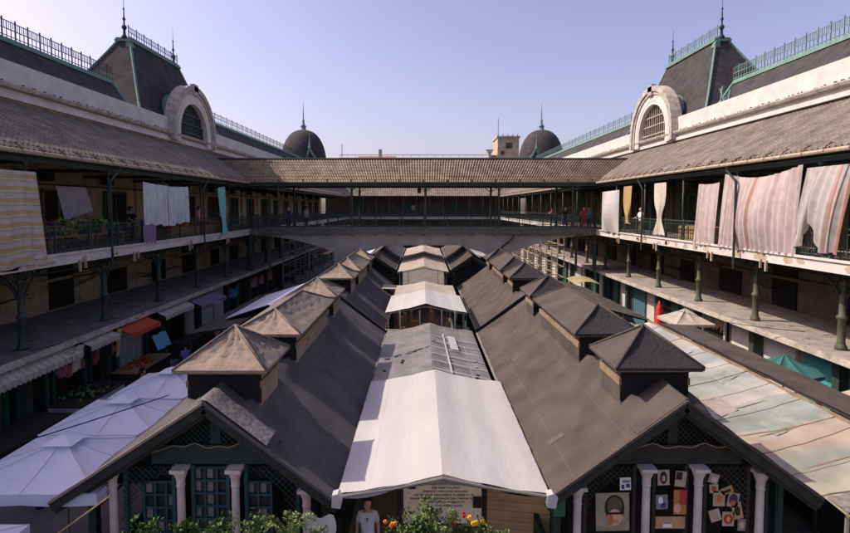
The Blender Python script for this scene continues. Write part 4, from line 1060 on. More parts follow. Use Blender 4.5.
def street_roof(lab, y0, y1, xa, xb, za, zb, mat):
    t = thing('stall_roof', lab, 'roof', ((xa+xb)/2, (y0+y1)/2, 0))
    m = MB(); m.grid(lambda u, v: (xa+(xb-xa)*u, y0+(y1-y0)*v, za+(zb-za)*u+.015*math.sin(v*30+u*5)), 8, 24, .0); m.build('felt_sheet', mat, t, True)
    m = MB(); m.slabq((xa+.02, y0+.02, za-.03), (xb-.02, y0+.02, zb-.03), (xb-.02, y1-.02, zb-.03), (xa+.02, y1-.02, za-.03), .06) if xb > xa else None; m.build('deck', 'dark_brown', t)
    m = MB()
    for x, z in ((xa+.15, za), (xb-.15, zb)):
        for k in range(4): m.box(x-.05, x+.05, y0+.2+(y1-y0-.4)*k/3-.05, y0+.2+(y1-y0-.4)*k/3+.05, 0, z-.08)
    build_each(m, 'post', 'gable_green', t)
    m = MB(); m.box(xa+.3, xb-.3, y0+.4, y1-.4, 0, 1.0); m.build('counter', 'dark_brown', t)
street_roof('long brown-black stall roof along the outer edge of the patched canopy', 8.6, 21.8, 10.2, 11.75, 3.62, 3.42, 'felt')
street_roof('brown felt stall roof in the sunny street beyond the long black-brown one', 23.6, 33.5, 8.3, 10.7, 3.9, 3.3, 'felt')
street_roof('flat dark stall roof in the shaded street beyond the white parasols', 22.5, 33, -10.6, -8.3, 2.9, 3.3, 'felt')
m = MB(); m.slabq((-9.6, 24.5, 3.2), (-7.4, 24.2, 3.95), (-7.2, 31, 3.95), (-9.6, 31, 3.2), .03); m.slabq((-7.4, 24.2, 3.95), (-6.6, 24.2, 3.4), (-6.5, 31, 3.4), (-7.2, 31, 3.95), .03)
tag(m.build('white_tent', 'umbrella_shade_blue'), 'white ridge tent roof in the shaded street beside the second pavilion', 'tent')

# ================================================================== PARASOLS
def parasol(name, lab, cx, cy, hx, hy, ze, zr, mat, grp=None, flap=.22, vent=True, nseg=4, cat='parasol'):
    t = thing(name, lab, cat, (cx, cy, 0), grp)
    cor = [(-1,-1),(1,-1),(1,1),(-1,1)]
    m = MB(); apex = Vector((cx, cy, zr))
    if nseg == 4:
        ring = []
        for i in range(4):
            a, b = cor[i], cor[(i+1)%4]
            ring += [(a[0], a[1]), ((a[0]+b[0])/2, (a[1]+b[1])/2)]
    else: ring = [(math.cos(2*PI*i/nseg), math.sin(2*PI*i/nseg)) for i in range(nseg)]
    n = len(ring)
    for i in range(n):
        a, b = ring[i], ring[(i+1)%n]
        pa = Vector((cx+a[0]*hx, cy+a[1]*hy, ze)); pb = Vector((cx+b[0]*hx, cy+b[1]*hy, ze))
        def fn(u, v, pa=pa, pb=pb):
            p = pa.lerp(pb, u).lerp(apex, v); return p + Vector((0, 0, -.07*math.sin(PI*v)*(.5+math.sin(PI*u)) + .0))
        m.grid(fn, 5, 6)
    m.build('canopy', mat, t, True)
    m = MB()
    for i in range(n):
        a, b = ring[i], ring[(i+1)%n]
        pa = Vector((cx+a[0]*hx, cy+a[1]*hy, ze)); pb = Vector((cx+b[0]*hx, cy+b[1]*hy, ze))
        m.grid(lambda u, v, pa=pa, pb=pb: pa.lerp(pb, u)+Vector((0, 0, -flap*v-.03*math.sin(PI*u)*v)), 4, 2)
    m.build('valance', mat, t)
    m = MB()
    for a in ring:
        pa = Vector((cx+a[0]*hx, cy+a[1]*hy, ze)); q_ = [pa.lerp(apex, v/6)+Vector((0, 0, -.07*math.sin(PI*v/6)*.5+.003)) for v in range(7)]
        m.tube(q_, .008, 4)
    m.build('rib_seam', mat if nseg == 8 else 'cloth_seam', t)
    if vent:
        m = MB(); h2 = .33
        for i in range(4):
            a, b = cor[i], cor[(i+1)%4]
            m.add([(cx+a[0]*h2, cy+a[1]*h2*.8, zr-.06), (cx+b[0]*h2, cy+b[1]*h2*.8, zr-.06), (cx, cy, zr+.08)], [(0,1,2)])
        m.build('vent_cap', mat, t)
    m = MB(); m.tube([(cx, cy, 0), (cx, cy, zr)], .035, 8); m.lathe([(.3, 0), (.3, .08), (.06, .12), (.05, .3)], (cx, cy, 0), 12); m.build('pole', 'pipe_grey', t)
    m = MB()
    for a in ring: m.bar((cx+a[0]*hx*.97, cy+a[1]*hy*.97, ze-.02), (cx, cy, zr-.1), .025)
    m.build('rib', 'pipe_grey', t)
    return t
G = 'white parasols in the shaded street'
parasol('parasol', 'white parasol with drooping grey valance beside the green lattice gable, largest of the parasols', -7.85, 10.9, 1.5, 1.28, 3.02, 3.55, 'umbrella_shade_blue', G)
parasol('parasol', 'white parasol between the largest parasol and the one by the tan lantern', -7.95, 13.3, 1.45, 1.15, 3.05, 3.55, 'umbrella_shade_blue', G)
parasol('parasol', 'smallest white parasol, tucked against the roof below the first tan lantern', -7.75, 15.5, 1.35, 1.1, 3.1, 3.6, 'umbrella_shade_blue', G)
parasol('parasol', 'white parasol edge peeping in below the largest parasol', -8.5, 7.6, 1.4, 1.3, 2.88, 3.3, 'umbrella_shade_blue', G)
parasol('parasol', 'teal green sunshade by the sunlit shops', 12.8, 17.8, 1.2, 1.1, 2.85, 3.4, 'umbrella_teal', None, .12, False, 8)
cream = parasol('parasol', 'cream square sunshade by the sunlit shops beside the red cloth', 13.1, 25.2, .95, 1.0, 2.95, 3.55, 'canopy_cream', None, .1, False)
m = MB(); m.lathe([(.02, 1.0), (.16, 1.05), (.24, 1.4), (.24, 2.2), (.16, 3.0), (.03, 3.45)], (13.0, 27.8, 0), 10); t = thing('closed_parasol', 'folded red parasol standing by the sunlit shops', 'parasol', (13.0, 27.8, 0)); m.build('folded_cloth', 'cloth_red', t, True)
m = MB(); m.tube([(13.0, 27.8, 0), (13.0, 27.8, 1.1)], .03, 6); m.lathe([(.25, 0), (.25, .07), (.05, .1)], (13, 27.8, 0), 10); m.build('pole', 'pipe_grey', t)

# ================================================================== CURTAINS
def curtain(lab, x, ya, yb, za_t, zb_t, za_b, zb_b, mat, folds=9, amp=.07, sag=.0, bulge=0., pinch=None, shift_top=0, name='hanging_curtain', cat='curtain', grp=None, hem=.04, top_dy=None, notch=None):
    """ya/yb horizontal range along the gallery; top z at each end, bottom z at each end"""
    m = MB(); rr = random.Random(int(ya*31)); ph = rr.uniform(0, 6)
    s = 1 if x > 0 else -1
    def fn(u, v):
        y = ya + (yb-ya)*u + shift_top*(1-v)
        if top_dy: y += (top_dy[0]*(1-u) + top_dy[1]*u)*(1-v)
        zt = za_t+(zb_t-za_t)*u - sag*math.sin(PI*u); zb = za_b+(zb_b-za_b)*u + hem*math.sin(u*17+ph)
        if notch: zb += notch[1]*math.exp(-((u-notch[0])/.13)**2)
        z = zt + (zb-zt)*v
        if pinch:
            pv, pw = pinch; k = 1 - (1-pw)*math.exp(-((v-pv)/.22)**2); yc = (ya+yb)/2 + shift_top*(1-v); y = yc + (y-yc)*k
        w = amp*(.4+.6*v)*math.sin(u*folds*2*PI + ph + .8*math.sin(v*3)) + amp*.5*math.sin(u*folds*4.7+v*2)
        return (x - s*(w*.7 + bulge*math.sin(PI*v)*math.sin(PI*min(1, u*1.1))), y + w*.2, z)
    m.grid(fn, folds*9, 16); o = m.build(name, mat, None, True)
    return tag(o, lab, cat, grp)
curtain('white and yellow striped curtain covering the shaded gallery opening', -13.85, 14.2, 18.7, 9.95, 9.85, 6.5, 6.55, 'curtain_yellow', 5, .05, .05, .2, None, -.35)
curtain('pale blue-white curtain panel on the shaded gallery, nearer of the hanging pair', -13.85, 25.3, 27.7, 9.85, 9.75, 7.75, 7.6, 'curtain_white', 4, .05, .03, .1)
curtain('pale blue-white curtain panel on the shaded gallery, farther of the hanging pair', -13.87, 27.75, 30.2, 9.72, 9.8, 7.55, 7.75, 'curtain_white', 4, .05, .03, .1)
curtain('plain mauve cloth draped on the shaded gallery railing', -13.85, 25.2, 26.4, 7.7, 7.7, 6.75, 6.75, 'plum', 3, .03)
curtain('narrow teal-white twisted cloth on a gallery post near the footbridge', -13.8, 34.9, 36.1, 9.9, 10.0, 6.6, 6.9, 'cloth_teal', 3, .04, 0, 0, (.75, .5), -.5)
curtain('huge pink striped curtain sagging from the sunlit gallery eaves', 13.87, 18.95, 24.0, 10.15, 10.1, 6.8, 6.7, 'curtain_pink', 15, .085, .3, .3, None, 0, top_dy=(-.2, -.5))
curtain('narrow pale pink curtain between the drainpipe and the huge pink one', 13.87, 24.2, 26.0, 9.75, 9.75, 6.85, 6.6, 'curtain_pink', 4, .08, .05, .1, None, -.3)
curtain('white curtain with red and black stripes swept aside, next to the huge pink curtain', 13.85, 17.0, 19.1, 10.0, 10.0, 7.0, 7.1, 'curtain_multi', 7, .09, .0, .2, None, -.65, notch=(.62, 1.0))
curtain('cream curtain tied in the middle over the sunlit gallery railing', 13.85, 29.2, 30.7, 10.0, 10.0, 7.0, 6.95, 'cloth_cream', 4, .09, 0, 0, (.68, .35))
curtain('brown curtain gathered thin beside the white bulging curtain', 13.9, 34.0, 35.3, 10.0, 10.0, 7.5, 7.5, 'cloth_brown', 3, .09, 0, 0, (.85, .4))
curtain('white bulging curtain at the sunny end of the footbridge', 13.8, 36.0, 39.4, 9.8, 9.75, 6.7, 6.75, 'canopy_white', 4, .05, 0, .45, None, 0)

# ================================================================== PEOPLE
def skin_mesh(verts, edges, radii, subdiv=2, root=0):
    me = bpy.data.meshes.new('tmp'); me.from_pydata(verts, edges, [])
    ob = bpy.data.objects.new('tmp', me); C.objects.link(ob)
    mod = ob.modifiers.new('s', 'SKIN'); mod.use_smooth_shade = True
    sv = me.skin_vertices[0].data
    for i, r in enumerate(radii):
        sv[i].radius = r if isinstance(r, tuple) else (r, r); sv[i].use_root = (i == root)
    sm = ob.modifiers.new('d', 'SUBSURF'); sm.levels = subdiv; sm.render_levels = subdiv
    dg = bpy.context.evaluated_depsgraph_get(); dg.update()
    out = bpy.data.meshes.new_from_object(ob.evaluated_get(dg))
    bpy.data.objects.remove(ob); bpy.data.meshes.remove(me)
    for p in out.polygons: p.use_smooth = True
    return out
def person_meshes(arms):
    V = []; E = []; Rd = []
    def v(p, r, par=None):
        V.append(p); Rd.append(r); i = len(V)-1
        if par is not None: E.append((par, i))
        return i
    pel = v((0,0,.95), (.15,.11)); sp = v((0,0,1.12), (.135,.1), pel); ch = v((0,0,1.32), (.165,.115), sp); nb = v((0,.01,1.45), (.075,.07), ch)
    nk = v((0,0,1.53), .052, nb); h1 = v((0,-.015,1.59), (.084,.092), nk); h2 = v((0,-.01,1.66), (.102,.112), h1); h3 = v((0,0,1.73), (.09,.098), h2); v((0,.0,1.765), (.03,.04), h3)
    v((0,-.118,1.632), .018, h1)
    arm_pts = {}
    for s in (-1, 1):
        if arms == 'down': pts = [(s*.19,0,1.41), (s*.245,.03,1.13), (s*.26,-.05,.9)]
        elif arms == 'rail': pts = [(s*.19,0,1.40), (s*.25,-.08,1.16), (s*.2,-.3,1.08)]
        else: pts = [(s*.19,0,1.41), (s*.27,-.04,1.15), (s*(.12 if s > 0 else .24),-.24,1.12)]
        a = v(pts[0], .062, ch); b = v(pts[1], .044, a); c = v(pts[2], .028, b)
        d = (Vector(pts[2])-Vector(pts[1])).normalized(); pm = Vector(pts[2])+d*.06
        p = v(tuple(pm), (.038,.02), c)
        side = Vector((0,1,0)) if arms == 'down' else Vector((s,0,0))
        for k in range(4):
            o = side*(.026-.017*k)*(-1); L_ = (.07,.08,.075,.058)[k]
            f1 = v(tuple(pm+o+d*.05), .009, p); f2 = v(tuple(pm+o+d*(.05+L_*.6)+Vector((-s*.008,-.006,0))), .0085, f1); v(tuple(pm+o+d*(.05+L_)+Vector((-s*.02,-.012,0))), .007, f2)
        t1 = v(tuple(Vector(pts[2])+d*.03-side*.04), .01, c); v(tuple(Vector(pts[2])+d*.075-side*.052), .009, t1)
        hp = v((s*.09,0,.88), (.095,.1), pel); kn = v((s*.1,-.015,.49), .058, hp); an = v((s*.1,.02,.09), .038, kn); v((s*.11,-.13,.035), (.04,.03), an)
        arm_pts[s] = pts
    body = skin_mesh(V, E, Rd, 2)
    V, E, Rd = [], [], []
    lo_ = v((0,0,.84), (.185,.15)); pel = v((0,0,.93), (.18,.145), lo_); sp = v((0,0,1.12), (.165,.135), pel); ch = v((0,0,1.33), (.178,.132), sp); v((0,.01,1.45), (.095,.09), ch)
    for s in (-1, 1):
        p = arm_pts[s]; a = v(p[0], .076, ch); v(tuple(Vector(p[0]).lerp(Vector(p[1]), .8)), .066, a)
    shirt = skin_mesh(V, E, Rd, 2)
    V, E, Rd = [], [], []
    pel = v((0,0,1.0), (.165,.13)); pe2 = v((0,0,.9), (.17,.135), pel); pel = pe2
    for s in (-1, 1):
        hp = v((s*.095,0,.85), (.105,.11), pel); kn = v((s*.1,-.015,.49), .072, hp); v((s*.1,.02,.12), .062, kn)
    tr = skin_mesh(V, E, Rd, 2)
    V, E, Rd = [], [], []
    a = v((0,.02,1.73), (.106,.108)); b2 = v((0,.02,1.79), (.07,.075), a); v((0,.06,1.65), (.095,.066), a)
    hair = skin_mesh(V, E, Rd, 2)
    V, E, Rd = [], [], []
    sh = []
    for s in (-1, 1):
        m_ = MB(); m_.lathe([(.05,0),(.055,.03),(.05,.07),(.03,.1)], (s*.105,-.05,.0), 10, .9, 2.3); sh.append(m_)
    f = MB()
    for s in (-1, 1): f.ball((s*.03,-.092,1.66), .009, 6, 4)
    return body, shirt, tr, hair, sh, f
PM = {a: person_meshes(a) for a in ('down', 'rail', 'front')}
def person(lab, loc, rz, pose, shirt, trousers, hair='hair_dark', sc=1.0, extra=None, grp=None):
    t = thing('person', lab, 'person', loc, grp)
    body, sh, tr, hr, shoes, eyes = PM[pose]
    def add(nm, me, mat):
        me = me.copy(); me.materials.clear(); me.materials.append(MATS[mat]); me.name = nm
        o = bpy.data.objects.new(nm, me); C.objects.link(o); o.parent = t; return o
    add('body', body, 'skin'); add('shirt', sh, shirt); add('trousers', tr, trousers); add('hair', hr, hair)
    for m_ in shoes: m_.build('shoe', 'cloth_black', t, True, at=(0,0,0))
    eyes.build('eyes', 'hair_dark', t, True, at=(0,0,0))
    m_ = MB(); m_.add([(-.022,-.093,1.603),(.022,-.093,1.603),(.016,-.096,1.611),(-.016,-.096,1.611)], [(0,1,2,3)]); 
    if extra: extra(t)
    t.rotation_euler[2] = rz; t.scale = (sc, sc, sc)
    return t
def shades(t):
    m_ = MB(); m_.bar((.01,-.135,1.37),(.0,-.138,1.28),.02,.01); m_.ball((0,-.137,1.36),.022,6,4); m_.build('sunglasses', 'cloth_black', t, at=(0,0,0))
def apron(t):
    m_ = MB(); m_.grid(lambda u, v: (-.17+.34*u, -.15-.02*math.sin(PI*u), .6+.6*v), 5, 5, .01); m_.build('apron', 'cloth_white', t, at=(0,0,0))
person('man in a white polo shirt with sunglasses hooked at the collar, in the aisle', (-1.3, 11.6, 0), 0, 'down', 'cloth_white', 'cloth_navy', 'hair_dark', 1.0, shades)
person('woman in a lilac top by the blue sheet in the shaded street', (-11.9, 21.3, 0), 2.3, 'front', 'cloth_lilac', 'cloth_black', 'hair_dark', .97)
person('person in a purple top facing away in the shaded street', (-11.9, 25.2, 0), 3.3, 'front', 'cloth_purple', 'cloth_black', 'hair_dark', .97)
person('figure in black beside the largest white parasol', (-11.0, 14.2, 0), 1.7, 'down', 'cloth_black', 'cloth_black', 'hair_dark', .98)
person('figure in dark clothes on the shaded gallery beside the produce heaps', (-15.2, 26.6, 6.8), 1.4, 'rail', 'cloth_black', 'cloth_black')
person('person in red on the shaded gallery close to the footbridge', (-14.8, 37.4, 6.8), 1.3, 'rail', 'cloth_red', 'cloth_navy')
person('person in pink on the shaded gallery behind the teal cloth', (-15.0, 34.2, 6.8), 1.8, 'front', 'cloth_pink', 'cloth_black')
person('person in blue with dark trousers at the shaded end of the footbridge', (-11.4, 43.2, 6.83), .4, 'rail', 'cloth_navy', 'cloth_black')
person('person in a pale top leaving the shaded end of the footbridge', (-10.2, 44.6, 6.83), 2.6, 'down', 'cloth_cream', 'cloth_navy')
person('person in black standing near the sunny end of the footbridge', (12.05-.35, 42.0, 6.83), .2, 'down', 'cloth_black', 'cloth_navy')
person('person in red standing at the sunny end of the footbridge', (13.2, 41.9, 6.83), -.3, 'front', 'cloth_red', 'cloth_red')
person('person in a blue jacket beside the one in red on the footbridge', (13.75, 42.3, 6.83), .1, 'down', 'cloth_blue', 'cloth_navy')
person('person in white leaning on the sunlit railing by the brown curtain', (14.35, 33.6, 6.8), -1.4, 'rail', 'cloth_white', 'cloth_brown')
person('person in red on the sunlit gallery beyond the footbridge', (14.6, 58, 6.8), -1.5, 'rail', 'cloth_red', 'cloth_black')

# ================================================================== STALLS AND GOODS (shaded street)
def heap(m, x0, x1, y0, y1, z, n, rr, r=(.04, .09)):
    for _ in range(n):
        x = rr.uniform(x0, x1); y = rr.uniform(y0, y1); m.ball((x, y, z + rr.uniform(0, .12)), rr.uniform(*r), 6, 4)
def stall(lab, x0, x1, y0, y1, h, body, top, goods, seed=1, legs=False):
    t = thing('market_stall', lab, 'stall', ((x0+x1)/2, (y0+y1)/2, 0)); rr = random.Random(seed)
    m = MB(); m.box(x0+.06, x1-.06, y0+.06, y1-.06, .13, h-.06); m.build('counter', body, t)
    m = MB(); m.box(x0, x1, y0, y1, h-.06, h); m.build('table_top', top, t)
    for g_, n in goods:
        m = MB(); a = rr.uniform(y0, y1-.8)
        if g_.startswith('cloth'):
            for _ in range(n//3):
                bx_, by_ = rr.uniform(x0+.08, x1-.3), rr.uniform(a, min(y1-.2, a+(y1-y0)*.5)); m.box(bx_, bx_+rr.uniform(.1, .2), by_, by_+rr.uniform(.1, .18), h, h+rr.uniform(.03, .1))
        else: heap(m, x0+.1, x1-.1, a, min(y1-.05, a+(y1-y0)*.5), h+.03, n, rr); m.build('goods', g_, t, True)['kind'] = 'stuff'
    return t
stall('long counter with white and violet packs below the roller shutter', -14.35, -13.0, 15.4, 18.5, 1.0, 'dark_brown', 'dark_brown', [('cloth_white', 60), ('cloth_purple', 50), ('cloth_lilac', 30)], 2)
stall('white-fronted counter with greens and dark goods beside the violet packs', -14.3, -12.9, 18.9, 21.8, 1.05, 'shutter_white', 'dark_brown', [('fruit_green', 40), ('dark_brown', 50), ('cloth_cream', 25)], 3)
stall('souvenir counter heaped with tan and orange goods under the orange awning', -14.3, -13.1, 23.0, 26.2, 1.0, 'dark_brown', 'crate', [('fruit_orange', 30), ('cloth_tan', 40), ('fruit_red', 20)], 4)
stall('far dark counter with scattered goods in the shaded street', -14.2, -13.1, 28, 33, 1.0, 'dark_brown', 'dark_brown', [('cloth_tan', 30), ('cloth_white', 20)], 5)
stall('small counter under the teal sunshade', 12.2, 13.4, 16.8, 18.8, .9, 'cloth_blue', 'cloth_white', [('fruit_orange', 30), ('fruit_green', 30)], 6)
stall('tan counter with oranges by the cream shop board', 13.1, 13.8, 20.2, 22.6, 1.5, 'cloth_tan', 'crate', [('fruit_orange', 60), ('fruit_yellow', 30)], 7)
# low white kerb panels in the street
m = MB(); m.box(-12.95, -12.85, 14.5, 18.8, 0, .6); tag(m.build('low_barrier', 'shutter_white'), 'low pale panel standing in front of the counter with violet packs', 'panel')
m = MB(); m.box(-12.6, -12.5, 19.5, 24.5, 0, .35); tag(m.build('low_barrier', 'shutter_white'), 'low pale kerb board along the street before the orange awning', 'panel')
def awning(lab, s, ya, yb, z0, z1, x0, x1, mat, scallop=True):
    t = thing('shop_awning', lab, 'awning', (s*x0, (ya+yb)/2, z0))
    m = MB(); m.grid(lambda u, v: (s*(x0+(x1-x0)*v), ya+(yb-ya)*u, z0+(z1-z0)*v-.03*math.sin(PI*v)), 12, 4, .012); m.build('cloth', mat, t, True)
    m = MB(); n = int((yb-ya)/.22)
    m.grid(lambda u, v: (s*(x1-.0), ya+(yb-ya)*u, z1-v*(.16+(.07*abs(math.sin(u*n*PI)) if scallop else 0))), n*4, 2); m.build('valance', mat, t)
    m = MB()
    for y in (ya+.1, yb-.1): m.tube([(s*x0, y, z0-.5), (s*x1, y, z1-.02)], .02, 5)
    m.build('arm', 'pipe_grey', t)
awning('bright orange awning over the souvenir counter', -1, 22.8, 25.3, 3.15, 2.85, 13.9, 13.15, 'cloth_orange')
awning('dirty cream scalloped awning above a white roller shutter and violet packs', -1, 15.6, 20.0, 3.2, 2.85, 14.0, 13.5, 'awning_cream')
awning('short cream awning between the roller shutter and the orange awning', -1, 20.4, 22.4, 3.2, 2.95, 14.0, 13.45, 'awning_cream')
awning('pale awning past the orange one in the shaded street', -1, 26.3, 29.6, 3.2, 2.9, 14.0, 13.4, 'awning_cream')
awning('dull red awning far along the shaded street', -1, 30, 33.5, 3.1, 2.7, 14.0, 13.0, 'plum')
awning('cream awning at the near end of the sunlit shops', 1, 13.8, 15.8, 3.1, 2.7, 14.3, 12.9, 'canopy_cream')
m = MB(); m.grid(lambda u, v: (-13.2+.3*v, 24.5+1.3*u, 1.6+.7*(1-v)+.03*math.sin(u*12)), 10, 6, .01); tag(m.build('tarpaulin', 'cloth_blue', None, True), 'light blue sheet slung below the orange awning', 'tarpaulin')
def hung(lab, x, y, z, mat, w=.3, h=1.0):
    m = MB(); m.grid(lambda u, v: (x+.05*math.sin(u*9+v*3), y-w/2+w*u*(1-.3*v), z-h*v-.05*math.sin(u*7)), 10, 8); tag(m.build('hanging_cloth', mat, None, True), lab, 'cloth')
hung('tan cloth bundle hanging on the green shop pier by the roller shutter', -13.62, 15.9, 3.1, 'cloth_tan', .6, 1.5)
hung('tan garments hanging above the counter with greens', -13.6, 19.8, 3.1, 'cloth_tan', .8, .9)
hung('mustard cloth hanging beside the orange awning', -13.6, 22.5, 3.1, 'cloth_brown', .5, 1.1)
# crates with produce
def crate(lab, x, y, z, mat, goods, seed, grp='produce crates'):
    t = thing('produce_crate', lab, 'crate', (x, y, z), grp); rr = random.Random(seed)
    m = MB(); a, b, h = .3, .22, .2
    m.box(x-a, x+a, y-b, y+b, z, z+.02)
    for q in (0, .08, .16): m.box(x-a, x+a, y-b, y-b+.015, z+.02+q, z+.07+q); m.box(x-a, x+a, y+b-.015, y+b, z+.02+q, z+.07+q); m.box(x-a, x-a+.015, y-b+.015, y+b-.015, z+.02+q, z+.07+q); m.box(x+a-.015, x+a, y-b+.015, y+b-.015, z+.02+q, z+.07+q)
    m.build('box', mat, t); m = MB(); heap(m, x-a+.05, x+a-.05, y-b+.05, y+b-.05, z+.14, 26, rr, (.035, .06)); m.build('produce', goods, t, True)
names = dict(fruit_orange='oranges', fruit_green='green vegetables', fruit_yellow='yellow fruit', fruit_red='red tomatoes', fruit_purple='dark aubergines')
rr = random.Random(77); ks = list(names)
spots = [('first', 19.9), ('second', 20.9), ('third', 21.9), ('fourth', 22.9), ('fifth', 23.9)]
for i, (o_, y) in enumerate(spots):
    for j, (xx, zz, row) in enumerate(((-14.6, 7.45, 'front'), (-15.3, 7.75, 'rear'))):
        gk = ks[(i*2+j) % 5]
        crate(f'{row}-row crate of {names[gk]}, {o_} from the yellow curtain on the gallery bench', xx, y, zz, 'crate' if (i+j) % 2 else 'crate_blue', gk, i*3+j)
t = thing('produce_bench', 'stepped wooden bench of produce crates on the shaded gallery', 'bench', (-15, 22, 6.8))
m = MB(); m.box(-15.0, -14.25, 19.5, 24.4, 7.38, 7.45); m.box(-15.7, -15.0, 19.5, 24.4, 7.68, 7.75)
m.build('shelf', 'crate', t); m = MB()
for y in (19.6, 22, 24.3):
    m.box(-14.4, -14.3, y-.04, y+.04, 6.8, 7.38); m.box(-15.65, -15.55, y-.04, y+.04, 6.8, 7.68)
m.build('leg', 'crate', t)
m = MB(); heap(m, -15.6, -14.4, 29, 36, 7.4, 260, rr, (.07, .16)); o = m.build('flower_heap', 'fruit_red', None, True); tag(o, 'mixed heap of red goods on the shaded gallery before the footbridge', 'goods')
m = MB(); heap(m, -15.6, -14.4, 29.5, 37, 7.45, 160, rr, (.07, .14)); o = m.build('fruit_heap', 'fruit_orange', None, True); tag(o, 'orange goods heaped beyond the pale curtain pair on the shaded gallery', 'goods')
m = MB(); m.box(-15.7, -14.3, 29, 37, 6.8, 7.4); tag(m.build('goods_table', 'crate'), 'long wooden table carrying red and orange goods on the shaded gallery', 'table')
m = MB(); m.box(14.5, 15.6, 26.2, 28.9, 6.8, 7.55); tag(m.build('wooden_chest', 'wood_tan'), 'yellow wooden chest behind the sunlit gallery railing', 'chest')
m = MB()
m.grid(lambda u, v: (-15.5-.25*math.sin(PI*u), 21.6+1.9*u+.5*v, 9.5-1.6*v+.5*u*v), 10, 8, .01); tag(m.build('slung_sheet', 'grey_board', None, True), 'grey sheet slung above the produce bench', 'sheet')

m = MB(); rr = random.Random(91)
for _ in range(420):
    y = rr.uniform(19.6, 24.3); x = rr.uniform(-15.5, -14.3); z = 7.55+(-14.3-x)*.3+.12*math.sin(y*3)+rr.uniform(0, .15)
    d = Vector((rr.uniform(-1,1), rr.uniform(-1,1), rr.uniform(-.2,1))).normalized()*.17; e = d.cross(Vector((.3,.2,1))).normalized()*.07
    p = Vector((x, y, z)); m.add([p-d, p-e, p+d, p+e], [(0,1,2,3)])
o = m.build('leafy_greens', 'leaf_light'); tag(o, 'loose heap of leafy greens spread over the crates on the shaded gallery', 'greens'); o['kind'] = 'stuff'
for i, (a, b, lab) in enumerate((((14.4, 19, 3.9), (11.6, 27, 3.75), 'thin cable slung from the sunlit terrace edge toward the brown stall roofs'), ((-13.7, 17.5, 3.6), (-13.8, 27, 3.5), 'slack dark cable running along the shaded terrace edge'), ((-9.5, 9.3, 3.62), (-6.6, 13.0, 3.72), 'dark cord lying across the white parasols'))):
    a = Vector(a); b = Vector(b); m = MB(); m.tube([tuple(a.lerp(b, t/14) - Vector((0, 0, (.3 if i < 2 else .04)*math.sin(PI*t/14)))) for t in range(15)], .014, 5); tag(m.build('cable', 'dark'), lab, 'cable')
# scaffolds beyond the bridge
def scaffold(lab, x0, x1, y0, y1, z1, mat, net=None, z0=0, sx=2.0, sy=2.2, sz=1.0):
    t = thing('scaffold', lab, 'scaffold', ((x0+x1)/2, (y0+y1)/2, 0))
    m = MB(); nx = max(1, int(abs(x1-x0)/sx)); ny = int((y1-y0)/sy); nz = int((z1-z0)/sz)
    for i in range(nx+1):
        for j in range(ny+1):
            x = x0+(x1-x0)*i/nx; y = y0+(y1-y0)*j/ny; m.tube([(x, y, 0), (x, y, z1)], .045, 5)
    m.build('standard', mat, t)
    m = MB()
    for k in range(1, nz+1):
        z = z0+(z1-z0)*k/nz
        for i in range(nx+1): x = x0+(x1-x0)*i/nx; m.tube([(x, y0, z), (x, y1, z)], .035, 5)
        for j in range(ny+1): y = y0+(y1-y0)*j/ny; m.tube([(x0, y, z), (x1, y, z)], .035, 5)
    m.build('ledger', mat, t)
    m = MB()
    for k in (2, 4):
        if k <= nz: z = z0+(z1-z0)*k/nz; m.box(x1-.3, x1+.3, y0, y1, z-.04, z)
    m.build('platform', 'crate', t)
    if net:
        m = MB(); m.grid(lambda u, v: (x1+.06*math.sin(u*20), y0+(y1-y0)*(.35+.4*u), 1.5+3.0*v), 20, 8); m.build('netting', net, t)
scaffold('pipe scaffold with teal netting in the shade beyond the footbridge', -13.2, -9.4, 48, 66, 6.2, 'pipe_grey', 'net_teal')
scaffold('sunlit pale pipe scaffold beyond the footbridge', 13.2, 8.6, 47.5, 66, 6.0, 'gutter')
m = MB()
for k in range(7): m.box(8.45, 8.55, 48.5+2.4*k, 50+2.4*k, 2.2, 4.2)
tag(m.build('white_boards', 'shutter_white'), 'row of white board panels fixed below the sunlit scaffold', 'boards')
m = MB(); m.grid(lambda u, v: (11.2+1.9*u, 37.4+2.2*v, 2.9+.2*math.sin(PI*u)+.15*v), 8, 4, .02); tag(m.build('yellow_tarpaulin', 'yellow_tarp', None, True), 'yellow tarpaulin over a stall before the sunlit scaffold', 'tarpaulin')
m = MB(); m.box(-12.6, -12.2, 30.5, 30.7, 0, 2.9); tag(m.build('street_post', 'grey_board'), 'grey post beside the purple-topped person in the shaded street', 'post')

